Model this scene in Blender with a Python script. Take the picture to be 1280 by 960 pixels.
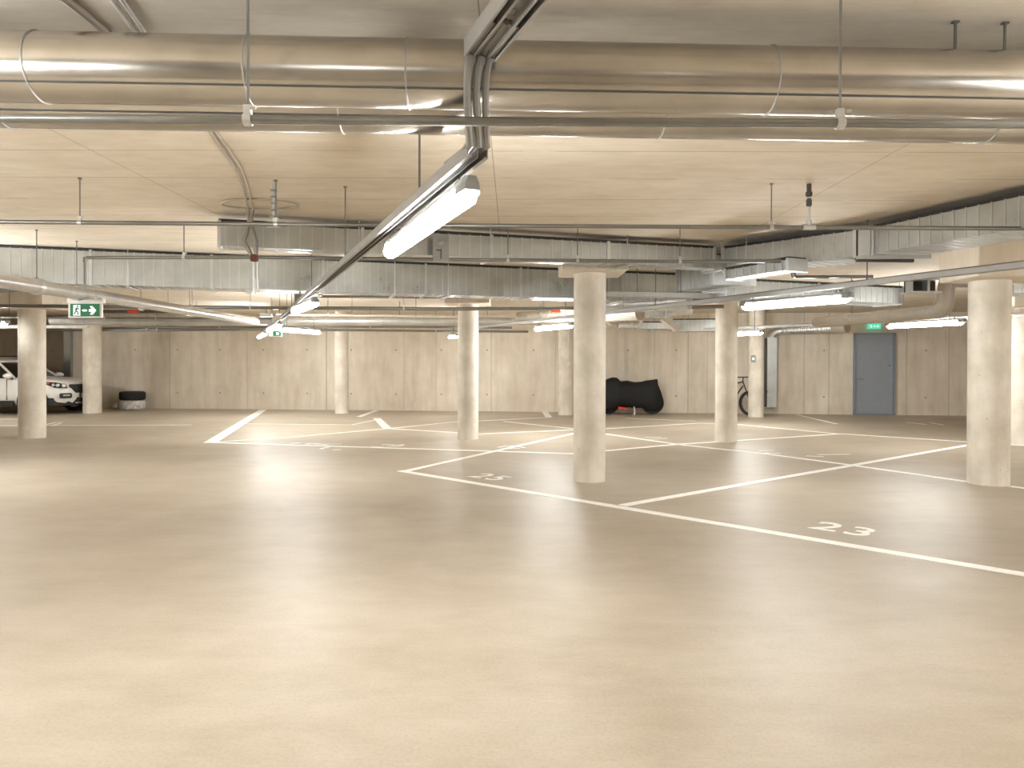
import bpy, math, random
from mathutils import Vector, Matrix
random.seed(7)
PI = math.pi
scene = bpy.context.scene
for o in list(bpy.data.objects):
    bpy.data.objects.remove(o)

# ------------------------------------------------------------------ camera, world, exposure
F = 900.0                      # focal length in pixels of the 1280 px wide frame
HCAM = 1.30
PITCH = math.radians(0.5)
ROLL = math.radians(0.15)
SHIFT = -18.2 / 1280.0
CAMROT = Matrix.Rotation(PI / 2 - PITCH, 3, 'X') @ Matrix.Rotation(ROLL, 3, 'Z')
cam_data = bpy.data.cameras.new('camera')
cam = bpy.data.objects.new('camera', cam_data)
scene.collection.objects.link(cam)
cam_data.sensor_width = 36.0
cam_data.lens = 36.0 * F / 1280.0
cam_data.shift_y = SHIFT
cam_data.clip_start = 0.05
cam_data.clip_end = 200
cam.matrix_world = Matrix.Translation((0, 0, HCAM)) @ CAMROT.to_4x4()
scene.camera = cam

world = bpy.data.worlds.new('world')
scene.world = world
world.use_nodes = True
world.node_tree.nodes['Background'].inputs[0].default_value = (0.02, 0.02, 0.022, 1)
world.node_tree.nodes['Background'].inputs[1].default_value = 1.0
scene.view_settings.view_transform = 'Standard'
scene.view_settings.look = 'None'
scene.view_settings.gamma = 1.0
scene.view_settings.use_curve_mapping = False
scene.view_settings.exposure = 1.82
LAMP = 26.0                    # emission strength of the luminaire diffusers
scene.cycles.max_bounces = 12
scene.cycles.diffuse_bounces = 8
scene.cycles.glossy_bounces = 4
scene.cycles.sample_clamp_indirect = 8.0
scene.cycles.use_denoising = True
scene.cycles.caustics_reflective = False
scene.cycles.caustics_refractive = False

HC = 2.62                      # ceiling height


def ray(px, py):
    v = Vector(((px - 640) / F, -(py - 480) / F + SHIFT * 1280.0 / F, -1.0))
    return CAMROT @ v


def W(px, py, z):
    """where the sight line of a photo point meets the horizontal level z"""
    r = ray(px, py)
    t = (z - HCAM) / r.z
    return Vector((r.x * t, r.y * t, z))


def D(px, py, d):
    r = ray(px, py)
    t = d / r.y
    return Vector((r.x * t, d, HCAM + r.z * t))


# ------------------------------------------------------------------ materials
def nd(nt, t, **kw):
    n = nt.nodes.new(t)
    for k, v in kw.items():
        if k in n.inputs:
            n.inputs[k].default_value = v
        else:
            setattr(n, k, v)
    return n


def ramp(nt, fac, c0, c1, p0=0.35, p1=0.65):
    r = nt.nodes.new('ShaderNodeValToRGB')
    r.color_ramp.elements[0].position = p0
    r.color_ramp.elements[0].color = (*c0, 1)
    r.color_ramp.elements[1].position = p1
    r.color_ramp.elements[1].color = (*c1, 1)
    nt.links.new(fac, r.inputs[0])
    return r.outputs[0]


def mixc(nt, fac, a, b, mode='MIX'):
    m = nt.nodes.new('ShaderNodeMix')
    m.data_type = 'RGBA'
    m.blend_type = mode
    for s, v in ((0, fac), (6, a), (7, b)):
        if hasattr(v, 'links'):
            nt.links.new(v, m.inputs[s])
        elif s == 0:
            m.inputs[0].default_value = v
        else:
            m.inputs[s].default_value = (*v, 1)
    return m.outputs[2]


def mth(nt, op, a, b=None, c=None):
    m = nt.nodes.new('ShaderNodeMath')
    m.operation = op
    for i, v in enumerate((a, b, c)):
        if v is None:
            continue
        if hasattr(v, 'links'):
            nt.links.new(v, m.inputs[i])
        else:
            m.inputs[i].default_value = v
    return m.outputs[0]


def base_mat(name):
    m = bpy.data.materials.new(name)
    m.use_nodes = True
    nt = m.node_tree
    b = nt.nodes['Principled BSDF']
    return m, nt, b


def coords(nt, scale=(1, 1, 1), kind='Object'):
    tc = nt.nodes.new('ShaderNodeTexCoord')
    mp = nt.nodes.new('ShaderNodeMapping')
    mp.inputs['Scale'].default_value = scale
    nt.links.new(tc.outputs[kind], mp.inputs[0])
    return mp.outputs[0]


def noise(nt, vec, scale, detail=5.0, rough=0.6):
    n = nt.nodes.new('ShaderNodeTexNoise')
    n.inputs['Scale'].default_value = scale
    n.inputs['Detail'].default_value = detail
    n.inputs['Roughness'].default_value = rough
    nt.links.new(vec, n.inputs['Vector'])
    return n.outputs[0]


def bump(nt, b, h, strength=0.3, dist=0.01):
    n = nt.nodes.new('ShaderNodeBump')
    n.inputs['Strength'].default_value = strength
    n.inputs['Distance'].default_value = dist
    nt.links.new(h, n.inputs['Height'])
    nt.links.new(n.outputs[0], b.inputs['Normal'])


def plain(name, col, rough=0.5, metal=0.0, vary=0.08, scale=8.0):
    m, nt, b = base_mat(name)
    v = coords(nt)
    n = noise(nt, v, scale)
    lo = tuple(c * (1 - vary) for c in col)
    hi = tuple(min(1, c * (1 + vary)) for c in col)
    nt.links.new(ramp(nt, n, lo, hi), b.inputs['Base Color'])
    b.inputs['Roughness'].default_value = rough
    b.inputs['Metallic'].default_value = metal
    return m


def galv(name, col=(0.62, 0.63, 0.62), rough=0.36, spangle=14.0, metal=0.85):
    m, nt, b = base_mat(name)
    v = coords(nt)
    vo = nt.nodes.new('ShaderNodeTexVoronoi')
    vo.inputs['Scale'].default_value = spangle
    nt.links.new(v, vo.inputs['Vector'])
    bw = nt.nodes.new('ShaderNodeRGBToBW')
    nt.links.new(vo.outputs['Color'], bw.inputs[0])
    n = noise(nt, v, 3.0)
    c1 = ramp(nt, n, tuple(c * 0.9 for c in col), tuple(min(1, c * 1.08) for c in col))
    c2 = ramp(nt, bw.outputs[0], (0.93, 0.93, 0.94), (1, 1, 1), 0.2, 0.8)
    nt.links.new(mixc(nt, 0.6, c1, c2, 'MULTIPLY'), b.inputs['Base Color'])
    nt.links.new(mth(nt, 'MULTIPLY_ADD', n, 0.16, rough - 0.08), b.inputs['Roughness'])
    b.inputs['Metallic'].default_value = metal
    return m


def concrete(name, c0, c1, rough=0.75, joints=(), holes=True, scale=1.3, pores=18.0, pth=0.10):
    """joints: x positions of formwork panel joints in object space (z up)"""
    m, nt, b = base_mat(name)
    v = coords(nt)
    big = noise(nt, v, scale, 6.0, 0.62)
    vs = coords(nt, (3.2, 3.2, 0.5))
    streak = noise(nt, vs, 1.4, 5.0, 0.6)
    col = ramp(nt, big, c0, c1, 0.32, 0.7)
    st = ramp(nt, streak, (0.80, 0.775, 0.73), (1, 1, 1), 0.32, 0.6)
    col = mixc(nt, 0.75, col, st, 'MULTIPLY')
    vo = nt.nodes.new('ShaderNodeTexVoronoi')
    vo.inputs['Scale'].default_value = pores
    nt.links.new(v, vo.inputs['Vector'])
    p1 = mth(nt, 'LESS_THAN', vo.outputs['Distance'], pth)
    sel = mth(nt, 'GREATER_THAN', noise(nt, v, 5.0, 2.0), 0.56)
    pore = mth(nt, 'MULTIPLY', p1, sel)
    col = mixc(nt, mth(nt, 'MULTIPLY', pore, 0.45), col, (0.25, 0.21, 0.16))
    h = mth(nt, 'SUBTRACT', mth(nt, 'MULTIPLY', big, 0.3), pore)
    sx = nt.nodes.new('ShaderNodeSeparateXYZ')
    tc = nt.nodes.new('ShaderNodeTexCoord')
    nt.links.new(tc.outputs['Object'], sx.inputs[0])
    x, z = sx.outputs[0], sx.outputs[2]
    if joints:
        tot = None
        for jx, wdt in joints:
            l = mth(nt, 'LESS_THAN', mth(nt, 'ABSOLUTE', mth(nt, 'SUBTRACT', x, jx)), wdt)
            tot = l if tot is None else mth(nt, 'MAXIMUM', tot, l)
        col = mixc(nt, mth(nt, 'MULTIPLY', tot, 0.45), col, (0.20, 0.16, 0.11))
        h = mth(nt, 'SUBTRACT', h, mth(nt, 'MULTIPLY', tot, 1.5))
        if holes:
            fx = mth(nt, 'SUBTRACT', mth(nt, 'FRACT', mth(nt, 'DIVIDE', x, 1.25)), 0.5)
            fz = mth(nt, 'SUBTRACT', mth(nt, 'FRACT', mth(nt, 'DIVIDE', mth(nt, 'ADD', z, 0.15), 1.2)), 0.5)
            dx = mth(nt, 'MULTIPLY', fx, 1.25)
            dz = mth(nt, 'MULTIPLY', fz, 1.2)
            r2 = mth(nt, 'ADD', mth(nt, 'MULTIPLY', dx, dx), mth(nt, 'MULTIPLY', dz, dz))
            ho = mth(nt, 'LESS_THAN', r2, 0.0007)
            col = mixc(nt, mth(nt, 'MULTIPLY', ho, 0.55), col, (0.16, 0.13, 0.09))
    nt.links.new(col, b.inputs['Base Color'])
    b.inputs['Roughness'].default_value = rough
    bump(nt, b, h, 0.25, 0.01)
    return m


def ceiling_mat():
    m, nt, b = base_mat('ceiling_concrete')
    v = coords(nt, (0.5, 1.6, 1))
    n = noise(nt, v, 1.6, 6.0, 0.62)
    col = ramp(nt, n, (0.72, 0.635, 0.52), (0.83, 0.755, 0.645), 0.3, 0.7)
    sx = nt.nodes.new('ShaderNodeSeparateXYZ')
    tc = nt.nodes.new('ShaderNodeTexCoord')
    nt.links.new(tc.outputs['Object'], sx.inputs[0])
    x, y = sx.outputs[0], sx.outputs[1]
    wob = noise(nt, coords(nt), 0.8, 2.0)
    yy = mth(nt, 'ADD', mth(nt, 'MULTIPLY_ADD', wob, 0.02, y), mth(nt, 'MULTIPLY', x, 0.0))
    fr = mth(nt, 'FRACT', mth(nt, 'DIVIDE', mth(nt, 'ADD', yy, 0.12), 0.66))
    ln = mth(nt, 'LESS_THAN', fr, 0.014)
    vis = mth(nt, 'GREATER_THAN', noise(nt, coords(nt, (0.35, 3, 1)), 2.2, 3.0), 0.44)
    ln = mth(nt, 'MULTIPLY', ln, vis)
    fx = mth(nt, 'FRACT', mth(nt, 'DIVIDE', mth(nt, 'ADD', x, 20.13), 2.5))
    lx = mth(nt, 'LESS_THAN', fx, 0.0025)
    l = mth(nt, 'MAXIMUM', ln, lx)
    mot = noise(nt, coords(nt, (0.8, 2.0, 1)), 4.5, 7.0, 0.7)
    col = mixc(nt, 0.8, col, ramp(nt, mot, (0.88, 0.865, 0.84), (1, 1, 1), 0.36, 0.6), 'MULTIPLY')
    grain = noise(nt, coords(nt, (0.6, 9.0, 1)), 5.0, 6.0, 0.7)
    col = mixc(nt, 0.6, col, ramp(nt, grain, (0.86, 0.84, 0.80), (1, 1, 1), 0.30, 0.48), 'MULTIPLY')
    col = mixc(nt, mth(nt, 'MULTIPLY', l, 0.6), col, (0.22, 0.16, 0.10))
    nt.links.new(col, b.inputs['Base Color'])
    b.inputs['Roughness'].default_value = 0.8
    fine = noise(nt, coords(nt, (1, 4, 1)), 9.0, 4.0)
    bump(nt, b, mth(nt, 'SUBTRACT', fine, l), 0.12, 0.01)
    return m


def floor_mat():
    m, nt, b = base_mat('floor_coating')
    v = coords(nt)
    n1 = noise(nt, v, 0.7, 7.0, 0.62)
    n2 = noise(nt, coords(nt, (1, 2.2, 1)), 2.6, 6.0, 0.65)
    col = ramp(nt, n1, (0.385, 0.33, 0.255), (0.50, 0.445, 0.362), 0.3, 0.72)
    col = mixc(nt, 0.5, col, ramp(nt, n2, (0.84, 0.815, 0.78), (1, 1, 1), 0.34, 0.6), 'MULTIPLY')
    n3 = noise(nt, coords(nt, (0.6, 1.4, 1)), 2.6, 7.0, 0.72)
    col = mixc(nt, 0.5, col, ramp(nt, n3, (0.84, 0.81, 0.765), (1, 1, 1), 0.36, 0.58), 'MULTIPLY')
    sp = noise(nt, v, 70.0, 3.0)
    col = mixc(nt, 0.35, col, ramp(nt, sp, (0.76, 0.75, 0.72), (1, 1, 1), 0.35, 0.55), 'MULTIPLY')
    nt.links.new(col, b.inputs['Base Color'])
    nt.links.new(mth(nt, 'MULTIPLY_ADD', n2, 0.34, 0.27), b.inputs['Roughness'])
    b.inputs['Specular IOR Level'].default_value = 0.36
    fine = noise(nt, v, 26.0, 5.0, 0.7)
    bump(nt, b, mth(nt, 'ADD', mth(nt, 'MULTIPLY', n2, 0.5), mth(nt, 'MULTIPLY', fine, 0.35)), 0.22, 0.012)
    return m


def emit(name, col, strength, tint=None):
    m, nt, b = base_mat(name)
    b.inputs['Base Color'].default_value = (0.9, 0.9, 0.9, 1)
    b.inputs['Emission Color'].default_value = (*col, 1)
    b.inputs['Emission Strength'].default_value = strength
    b.inputs['Roughness'].default_value = 0.4
    return m


M = {}
M['floor'] = floor_mat()
M['ceiling'] = ceiling_mat()
M['column'] = concrete('column_concrete', (0.60, 0.55, 0.465), (0.84, 0.795, 0.71), pores=13.0, scale=2.2, pth=0.12)
M['cap'] = concrete('capital_concrete', (0.65, 0.585, 0.49), (0.73, 0.67, 0.57))
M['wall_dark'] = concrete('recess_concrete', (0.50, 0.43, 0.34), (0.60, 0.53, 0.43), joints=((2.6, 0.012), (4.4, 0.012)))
M['wall_plain'] = concrete('side_concrete', (0.62, 0.56, 0.47), (0.72, 0.66, 0.565))
M['paint'] = plain('road_paint', (0.93, 0.915, 0.88), 0.5, 0, 0.06, 14)
M['galv'] = galv('galvanised_sheet')
M['duct'] = galv('duct_sheet', (0.50, 0.525, 0.52), 0.30, 9.0, 0.88)
M['jacket'] = galv('smooth_metal_jacket', (0.50, 0.475, 0.435), 0.22, 2.0, 1.0)
M['pipe'] = galv('galvanised_pipe', (0.26, 0.26, 0.25), 0.33, 30.0, 0.9)
M['rail'] = galv('rail_steel', (0.40, 0.395, 0.38), 0.45, 20.0, 0.55)
M['dark_steel'] = plain('dark_steel', (0.09, 0.09, 0.088), 0.5, 0.4)
M['rod'] = plain('threaded_rod', (0.20, 0.195, 0.185), 0.5, 0.6)
M['cable'] = plain('grey_cable', (0.25, 0.24, 0.225), 0.4)
M['cable_dark'] = plain('dark_cable', (0.10, 0.10, 0.10), 0.5)
M['conduit'] = plain('beige_conduit', (0.42, 0.37, 0.30), 0.5)
M['insul'] = plain('insulated_jacket', (0.40, 0.36, 0.30), 0.45)
M['white_pipe'] = plain('white_pipe', (0.72, 0.69, 0.65), 0.4)
M['housing'] = plain('luminaire_housing', (0.30, 0.30, 0.29), 0.45)
M['lamp'] = emit('luminaire_diffuser', (0.98, 0.985, 0.965), LAMP)
M['lamp_strong'] = emit('luminaire_diffuser_boosted', (0.98, 0.985, 0.965), LAMP * 2.1)  # same luminaire, emission raised to brighten walls and ceiling
M['lamp_mid'] = emit('luminaire_diffuser_raised', (0.98, 0.985, 0.965), LAMP * 1.4)  # same luminaire, emission raised a little
M['lamp_soft'] = emit('luminaire_diffuser_lowered', (0.98, 0.985, 0.965), LAMP * 0.7)  # same luminaire, emission turned down
M['door'] = plain('door_paint', (0.30, 0.335, 0.385), 0.45, 0, 0.03)
M['door_frame'] = plain('door_frame_paint', (0.24, 0.275, 0.325), 0.45, 0, 0.03)
M['green'] = emit('exit_green', (0.0, 0.20, 0.075), 0.06)
M['green'].node_tree.nodes['Principled BSDF'].inputs['Base Color'].default_value = (0.0, 0.10, 0.035, 1)
M['teal'] = emit('exit_green_lit', (0.06, 0.45, 0.30), 0.4)
M['teal'].node_tree.nodes['Principled BSDF'].inputs['Base Color'].default_value = (0.05, 0.5, 0.35, 1)
M['exit_white'] = emit('exit_white', (1, 1, 0.95), 0.15)
M['sign_body'] = plain('sign_housing', (0.70, 0.68, 0.64), 0.4)
M['red'] = plain('red_paint', (0.55, 0.05, 0.02), 0.4)
M['rust'] = plain('rust_brown', (0.13, 0.035, 0.02), 0.5)
M['pale_metal'] = plain('pale_metal_pipe', (0.52, 0.50, 0.47), 0.3, 0.55)
M['car_paint'] = plain('white_car_paint', (0.78, 0.77, 0.75), 0.22, 0, 0.02)
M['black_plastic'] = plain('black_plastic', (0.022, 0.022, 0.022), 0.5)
M['glass_dark'] = plain('tinted_glass', (0.010, 0.012, 0.010), 0.08)
M['rubber'] = plain('tyre_rubber', (0.016, 0.016, 0.016), 0.75)
M['alloy'] = plain('wheel_alloy', (0.45, 0.45, 0.45), 0.35, 0.8)
M['chrome'] = plain('chrome', (0.75, 0.75, 0.75), 0.15, 1.0)
M['lens'] = plain('headlight_lens', (0.65, 0.66, 0.68), 0.12, 0.3, 0.3, 60)
M['plate'] = plain('plate_white', (0.65, 0.67, 0.72), 0.4)
M['bag'] = plain('grey_plastic_bag', (0.62, 0.61, 0.60), 0.35, 0, 0.3, 12)
M['cover'] = plain('black_nylon_cover', (0.007, 0.007, 0.008), 0.75)
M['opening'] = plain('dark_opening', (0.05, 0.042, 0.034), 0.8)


# ------------------------------------------------------------------ mesh helpers
class MB:
    def __init__(s):
        s.v, s.f = [], []

    def add(s, vs, fs):
        n = len(s.v)
        s.v += [Vector(v) for v in vs]
        s.f += [tuple(i + n for i in f) for f in fs]
        return s

    def box(s, c, size, ax=None):
        """box centred at c; ax = (ux, uy, uz) axes"""
        c = Vector(c)
        if ax is None:
            ax = (Vector((1, 0, 0)), Vector((0, 1, 0)), Vector((0, 0, 1)))
        a, b, d = [ax[i] * size[i] * 0.5 for i in range(3)]
        vs = [c + a * i + b * j + d * k for i in (-1, 1) for j in (-1, 1) for k in (-1, 1)]
        return s.add(vs, [(0, 1, 3, 2), (4, 6, 7, 5), (0, 4, 5, 1), (2, 3, 7, 6), (0, 2, 6, 4), (1, 5, 7, 3)])

    def tube(s, pts, r, n=12, cap=True, rs=None):
        pts = [Vector(p) for p in pts]
        rings = []
        up = None
        for i, p in enumerate(pts):
            if i == 0:
                t = pts[1] - p
            elif i == len(pts) - 1:
                t = p - pts[i - 1]
            else:
                t = (pts[i + 1] - p).normalized() + (p - pts[i - 1]).normalized()
            t.normalize()
            if up is None:
                up = Vector((0, 0, 1)) if abs(t.z) < 0.9 else Vector((0, 1, 0))
            a = t.cross(up)
            if a.length < 1e-4:
                a = t.orthogonal()
            a.normalize()
            b = a.cross(t).normalized()
            up = b
            k = rs[i] if rs else r
            if 0 < i < len(pts) - 1:
                cs = (pts[i + 1] - p).normalized().dot((p - pts[i - 1]).normalized())
                k = k / max(0.6, math.sqrt((1 + cs) / 2))
            rings.append([p + (a * math.cos(2 * PI * j / n) + b * math.sin(2 * PI * j / n)) * k for j in range(n)])
        vs = [v for rg in rings for v in rg]
        fs = [(i * n + j, i * n + (j + 1) % n, (i + 1) * n + (j + 1) % n, (i + 1) * n + j)
              for i in range(len(pts) - 1) for j in range(n)]
        if cap:
            fs += [tuple(range(n))[::-1], tuple((len(pts) - 1) * n + j for j in range(n))]
        return s.add(vs, fs)

    def prism(s, poly, d):
        """poly: list of 3-D points (planar), extruded by vector d"""
        n = len(poly)
        poly = [Vector(p) for p in poly]
        vs = poly + [p + Vector(d) for p in poly]
        fs = [tuple(range(n))[::-1], tuple(range(n, 2 * n))]
        fs += [(i, (i + 1) % n, n + (i + 1) % n, n + i) for i in range(n)]
        return s.add(vs, fs)

    def loft(s, rings, closed=True, cap=True):
        n = len(rings[0])
        vs = [Vector(v) for r in rings for v in r]
        m = n if closed else n - 1
        fs = [(i * n + j, i * n + (j + 1) % n, (i + 1) * n + (j + 1) % n, (i + 1) * n + j)
              for i in range(len(rings) - 1) for j in range(m)]
        if cap:
            fs += [tuple(range(n))[::-1], tuple((len(rings) - 1) * n + j for j in range(n))]
        return s.add(vs, fs)

    def lathe(s, prof, c, axis=Vector((0, 0, 1)), n=24):
        """prof: (r, h) pairs, revolved about axis through c"""
        axis = Vector(axis).normalized()
        a = axis.orthogonal().normalized()
        b = axis.cross(a)
        c = Vector(c)
        rings = [[c + axis * h + (a * math.cos(2 * PI * j / n) + b * math.sin(2 * PI * j / n)) * max(r, 1e-4)
                  for j in range(n)] for r, h in prof]
        return s.loft(rings)

    def build(s, name, mat, parent=None, smooth=False, label=None, bevel=0.0, angle=40):
        me = bpy.data.meshes.new(name)
        org = Vector((0, 0, 0))
        if parent is not None:
            org = parent.matrix_world.translation.copy() if parent.get('_root') is None else Vector(parent['_root'])
        me.from_pydata([tuple(v) for v in s.v], [], s.f)
        me.validate()
        import bmesh
        bm = bmesh.new()
        bm.from_mesh(me)
        bmesh.ops.recalc_face_normals(bm, faces=bm.faces)
        bm.to_mesh(me)
        bm.free()
        me.materials.append(M[mat] if isinstance(mat, str) else mat)
        if smooth:
            for p in me.polygons:
                p.use_smooth = True
            try:
                me.set_sharp_from_angle(angle=math.radians(angle))
            except Exception:
                pass
        o = bpy.data.objects.new(name, me)
        scene.collection.objects.link(o)
        if parent is not None:
            o.parent = parent
            off = world_off(parent)
            me.transform(Matrix.Translation(-off))
        if label:
            o['label'] = label
        if bevel:
            bv = o.modifiers.new('bevel', 'BEVEL')
            bv.width = bevel
            bv.segments = 2
            bv.limit_method = 'ANGLE'
        return o


def world_off(o):
    p = Vector((0, 0, 0))
    while o is not None:
        p += Vector(o.location)
        o = o.parent
    return p


def thing(name, label, cat, loc, group=None):
    o = bpy.data.objects.new(name, None)
    o.empty_display_size = 0.1
    scene.collection.objects.link(o)
    o.location = loc
    return tag(o, label, cat, group)


def tag(o, label, cat, group=None, kind=None):
    o['label'] = label
    o['category'] = cat
    if group:
        o['group'] = group
    if kind:
        o['kind'] = kind
    return o


def struct(o):
    o['kind'] = 'structure'
    return o


def recentre(o):
    """put a single-mesh thing's origin at the middle of its base"""
    me = o.data
    xs = [v.co for v in me.vertices]
    c = Vector(((min(v.x for v in xs) + max(v.x for v in xs)) / 2,
                (min(v.y for v in xs) + max(v.y for v in xs)) / 2, min(v.z for v in xs)))
    me.transform(Matrix.Translation(-c))
    o.location = c
    return o


# ------------------------------------------------------------------ room shell
pA, pB = W(190, 510.5, 0), W(1200, 519.5, 0)
wdir = (pB - pA).normalized()
wnrm = Vector((wdir.y, -wdir.x, 0))            # towards the camera


def wallpt(px):
    """point of the back wall foot seen at photo column px"""
    r = ray(px, 480)
    r = Vector((r.x, r.y, 0))
    # solve t*r = pA + s*wdir
    det = r.x * (-wdir.y) - r.y * (-wdir.x)
    t = (pA.x * (-wdir.y) - pA.y * (-wdir.x)) / det
    return Vector((r.x * t, r.y * t, 0))


XL, XR, YB = -17.0, 14.5, -9.0
b = MB().box(((XL + XR) / 2, 8, -0.1), (XR - XL + 2, 36, 0.2))
struct(b.build('floor', 'floor'))
b = MB().box(((XL + XR) / 2, 8, HC + 0.15), (XR - XL + 2, 36, 0.3))
struct(b.build('ceiling', 'ceiling'))

w0 = wallpt(91)
w1 = pA + wdir * ((XR - pA.x) / wdir.x)
jl = []
for px, wd in ((212, .010), (309, .006), (408, .016), (614, .009), (694, .006), (860, .012), (884, .006),
               (1005, .010), (1036, .010), (1133, .010), (1186, .008), (505, .006), (545, .006), (818, .006)):
    jl.append(((wallpt(px) - w0).length, wd))
M['wall'] = concrete('wall_concrete', (0.70, 0.63, 0.525), (0.85, 0.785, 0.68), joints=jl, scale=1.1)


def wallbox(name, a, bb, mat, thick=0.3, h=HC):
    L = (bb - a).length
    o = MB().box((L / 2, thick / 2, h / 2), (L, thick, h)).build(name, mat)
    o.location = a
    o.rotation_euler = (0, 0, math.atan2(bb.y - a.y, bb.x - a.x))
    return struct(o)


wallbox('wall_back', w0, w1, 'wall')
rec = 1.3
ra = w0 - wnrm * rec
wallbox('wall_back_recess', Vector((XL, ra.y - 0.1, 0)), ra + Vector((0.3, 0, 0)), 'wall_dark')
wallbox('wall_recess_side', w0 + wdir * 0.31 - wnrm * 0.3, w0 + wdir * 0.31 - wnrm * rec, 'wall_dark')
wallbox('wall_right', Vector((XR, w1.y + 0.5, 0)), Vector((XR, YB, 0)), 'wall_plain')
wallbox('wall_left', Vector((XL, YB, 0)), Vector((XL, ra.y + 0.5, 0)), 'wall_plain')
wallbox('wall_front', Vector((XR, YB, 0)), Vector((XL, YB, 0)), 'wall_plain')


# ------------------------------------------------------------------ columns
def column(px, py, r, cap, label, capz=2.29, off=(0, 0)):
    p = W(px, py, 0)
    t = thing('concrete_column', label, 'column', p, 'round concrete columns of the garage')
    top = capz if cap else HC
    prof = [(r * 1.015, 0), (r, 0.012), (r, top)]
    MB().lathe(prof, p, n=40).build('shaft', 'column', t, smooth=True)
    if cap:
        q = p + Vector((off[0], off[1], (capz + HC) / 2))
        MB().box(q, (cap[0], cap[1], HC - capz)).build('capital', 'cap', t, bevel=0.012)
    return t


c1 = column(736.5, 600.3, .177, (.70, .72), 'nearest middle round concrete column with small square capital, right of the floor number 25', 2.29, (.02, 0))
c2 = column(585, 548.5, .176, (.75, .70), 'round concrete column standing in the middle beyond the tip of the stall lines', 2.30)
c3 = column(907.5, 551.8, .180, (.70, .70), 'round concrete column in front of the parked bicycle, right of the covered motorcycle', 2.34)
c4 = column(1235, 604.3, .201, (.94, .68), 'thickest looking near round concrete column at the right, in front of the column cut by the photo edge', 2.205, (.05, -0.12))
c5 = column(40.5, 547, .205, (.82, .72), 'nearest left round concrete column standing in front of the white car', 2.20)
c6 = column(115.5, 516.3, .215, None, 'round concrete column at the nose of the white car')
c7 = column(427, 516.5, .175, None, 'far round concrete column by the dark wall joint, left of centre')
c8 = column(945, 521, .185, None, 'far round concrete column carrying a small switch, right of the bicycle')
c9 = column(707, 518.5, .19, None, 'far round concrete column with a thin conduit down it, left of the covered motorcycle')
c10 = column(1277, 555, .20, (.8, .75), 'round concrete column cut by the right photo edge behind the near one', 2.22)

# ------------------------------------------------------------------ painted floor lines
def line(pts, w, label, z=0.003, name='parking_line', group='painted parking bay lines'):
    ps = [W(x, y, 0) for x, y in pts]
    mb = MB()
    L, R = [], []
    for i, p in enumerate(ps):
        if i == 0:
            d = (ps[1] - p).normalized()
        elif i == len(ps) - 1:
            d = (p - ps[i - 1]).normalized()
        else:
            d = ((ps[i + 1] - p).normalized() + (p - ps[i - 1]).normalized()).normalized()
        nrm = Vector((-d.y, d.x, 0)) * w / 2
        L.append(p + nrm)
        R.append(p - nrm)
    rings = [[Vector((a.x, a.y, 0.0005)), Vector((a.x, a.y, z)), Vector((c.x, c.y, z)), Vector((c.x, c.y, 0.0005))] for a, c in zip(L, R)]
    mb.loft(rings)
    o = mb.build(name, 'paint')
    recentre(o)
    return tag(o, label, 'parking line', group)


line([(500, 588.5), (1330, 726.5), (1700, 788)], .105, 'nearest long white floor line running past numbers 25 and 23 to the right edge')
line([(508, 588.8), (718, 541.8)], .10, 'white floor line from the sharp corner by number 25 up to the near middle column', .0034)
line([(778, 632), (1211, 556.3)], .10, 'white floor line crossing between the bays 25 and 23 towards the right column', .0034)
line([(264, 553.2), (720, 567.3), ], .10, 'long white floor line from the left corner to the near middle column')
line([(720, 567), (846, 555.5), (905, 552), (1050, 542.4)], .10, 'white floor line from the near middle column past the bicycle column', .0038)
line([(757, 542.5), (845, 555.3), (960, 568), (1055, 580.3), (1208, 602.2)], .085, 'white floor line crossing the bay behind number 23 to behind the right column', .0045)
line([(1263, 608), (1400, 627)], .085, 'stub of white floor line right of the foot of the near right column')
line([(1050, 542.3), (1210, 552.5), (1300, 558.5)], .08, 'white floor line in front of the grey door running right', .005)
line([(262.5, 553.6), (329, 512.3)], .20, 'broad white floor line at the left leading to the back wall')
line([(272, 552.6), (370, 546), (485, 535.8)], .075, 'faint white floor line fanning out of the left corner', .0045)
line([(487, 535.8), (573, 527), (598, 526.4), (690, 521.6)], .08, 'white floor line behind the middle column heading to the far conduit column', .005)
line([(484, 535.8), (571, 540.9), (600, 542.6), (718, 537.4)], .085, 'white floor line passing just in front of the middle column', .0055)
line([(757, 536), (875, 529), (894, 529.7)], .08, 'white floor line before the covered motorcycle')
line([(921, 530.6), (996, 537.6), (1047, 542.4)], .075, 'white floor line between the bicycle column and the door bay', .0055)
line([(471, 522.8), (484, 535.6)], .17, 'short broad white floor stroke left of the middle column', .004)
line([(302, 529.8), (440, 531.2), (471, 524.5)], .07, 'pale white floor line parallel to the back wall at left')
line([(449, 521), (471, 512.9)], .14, 'short white floor stroke close to the back wall beside the far column', .003)
line([(680, 513.4), (686, 521.6)], .16, 'short white floor stroke beside the far conduit column', .004)
line([(630, 527), (716, 536)], .06, 'thin white floor line right of the middle column', .0062)
line([(996, 518.4), (1046, 530)], .09, 'white floor line near the wall left of the grey door')
line([(-20, 532.3), (240, 531.2)], .075, 'white floor line crossing behind the two left columns')
line([(-20, 523.8), (26, 524.2)], .06, 'short white floor line beside the white car at the left edge')
line([(783, 523), (870, 526.3)], .06, 'thin white floor line at the feet of the covered motorcycle')


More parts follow.
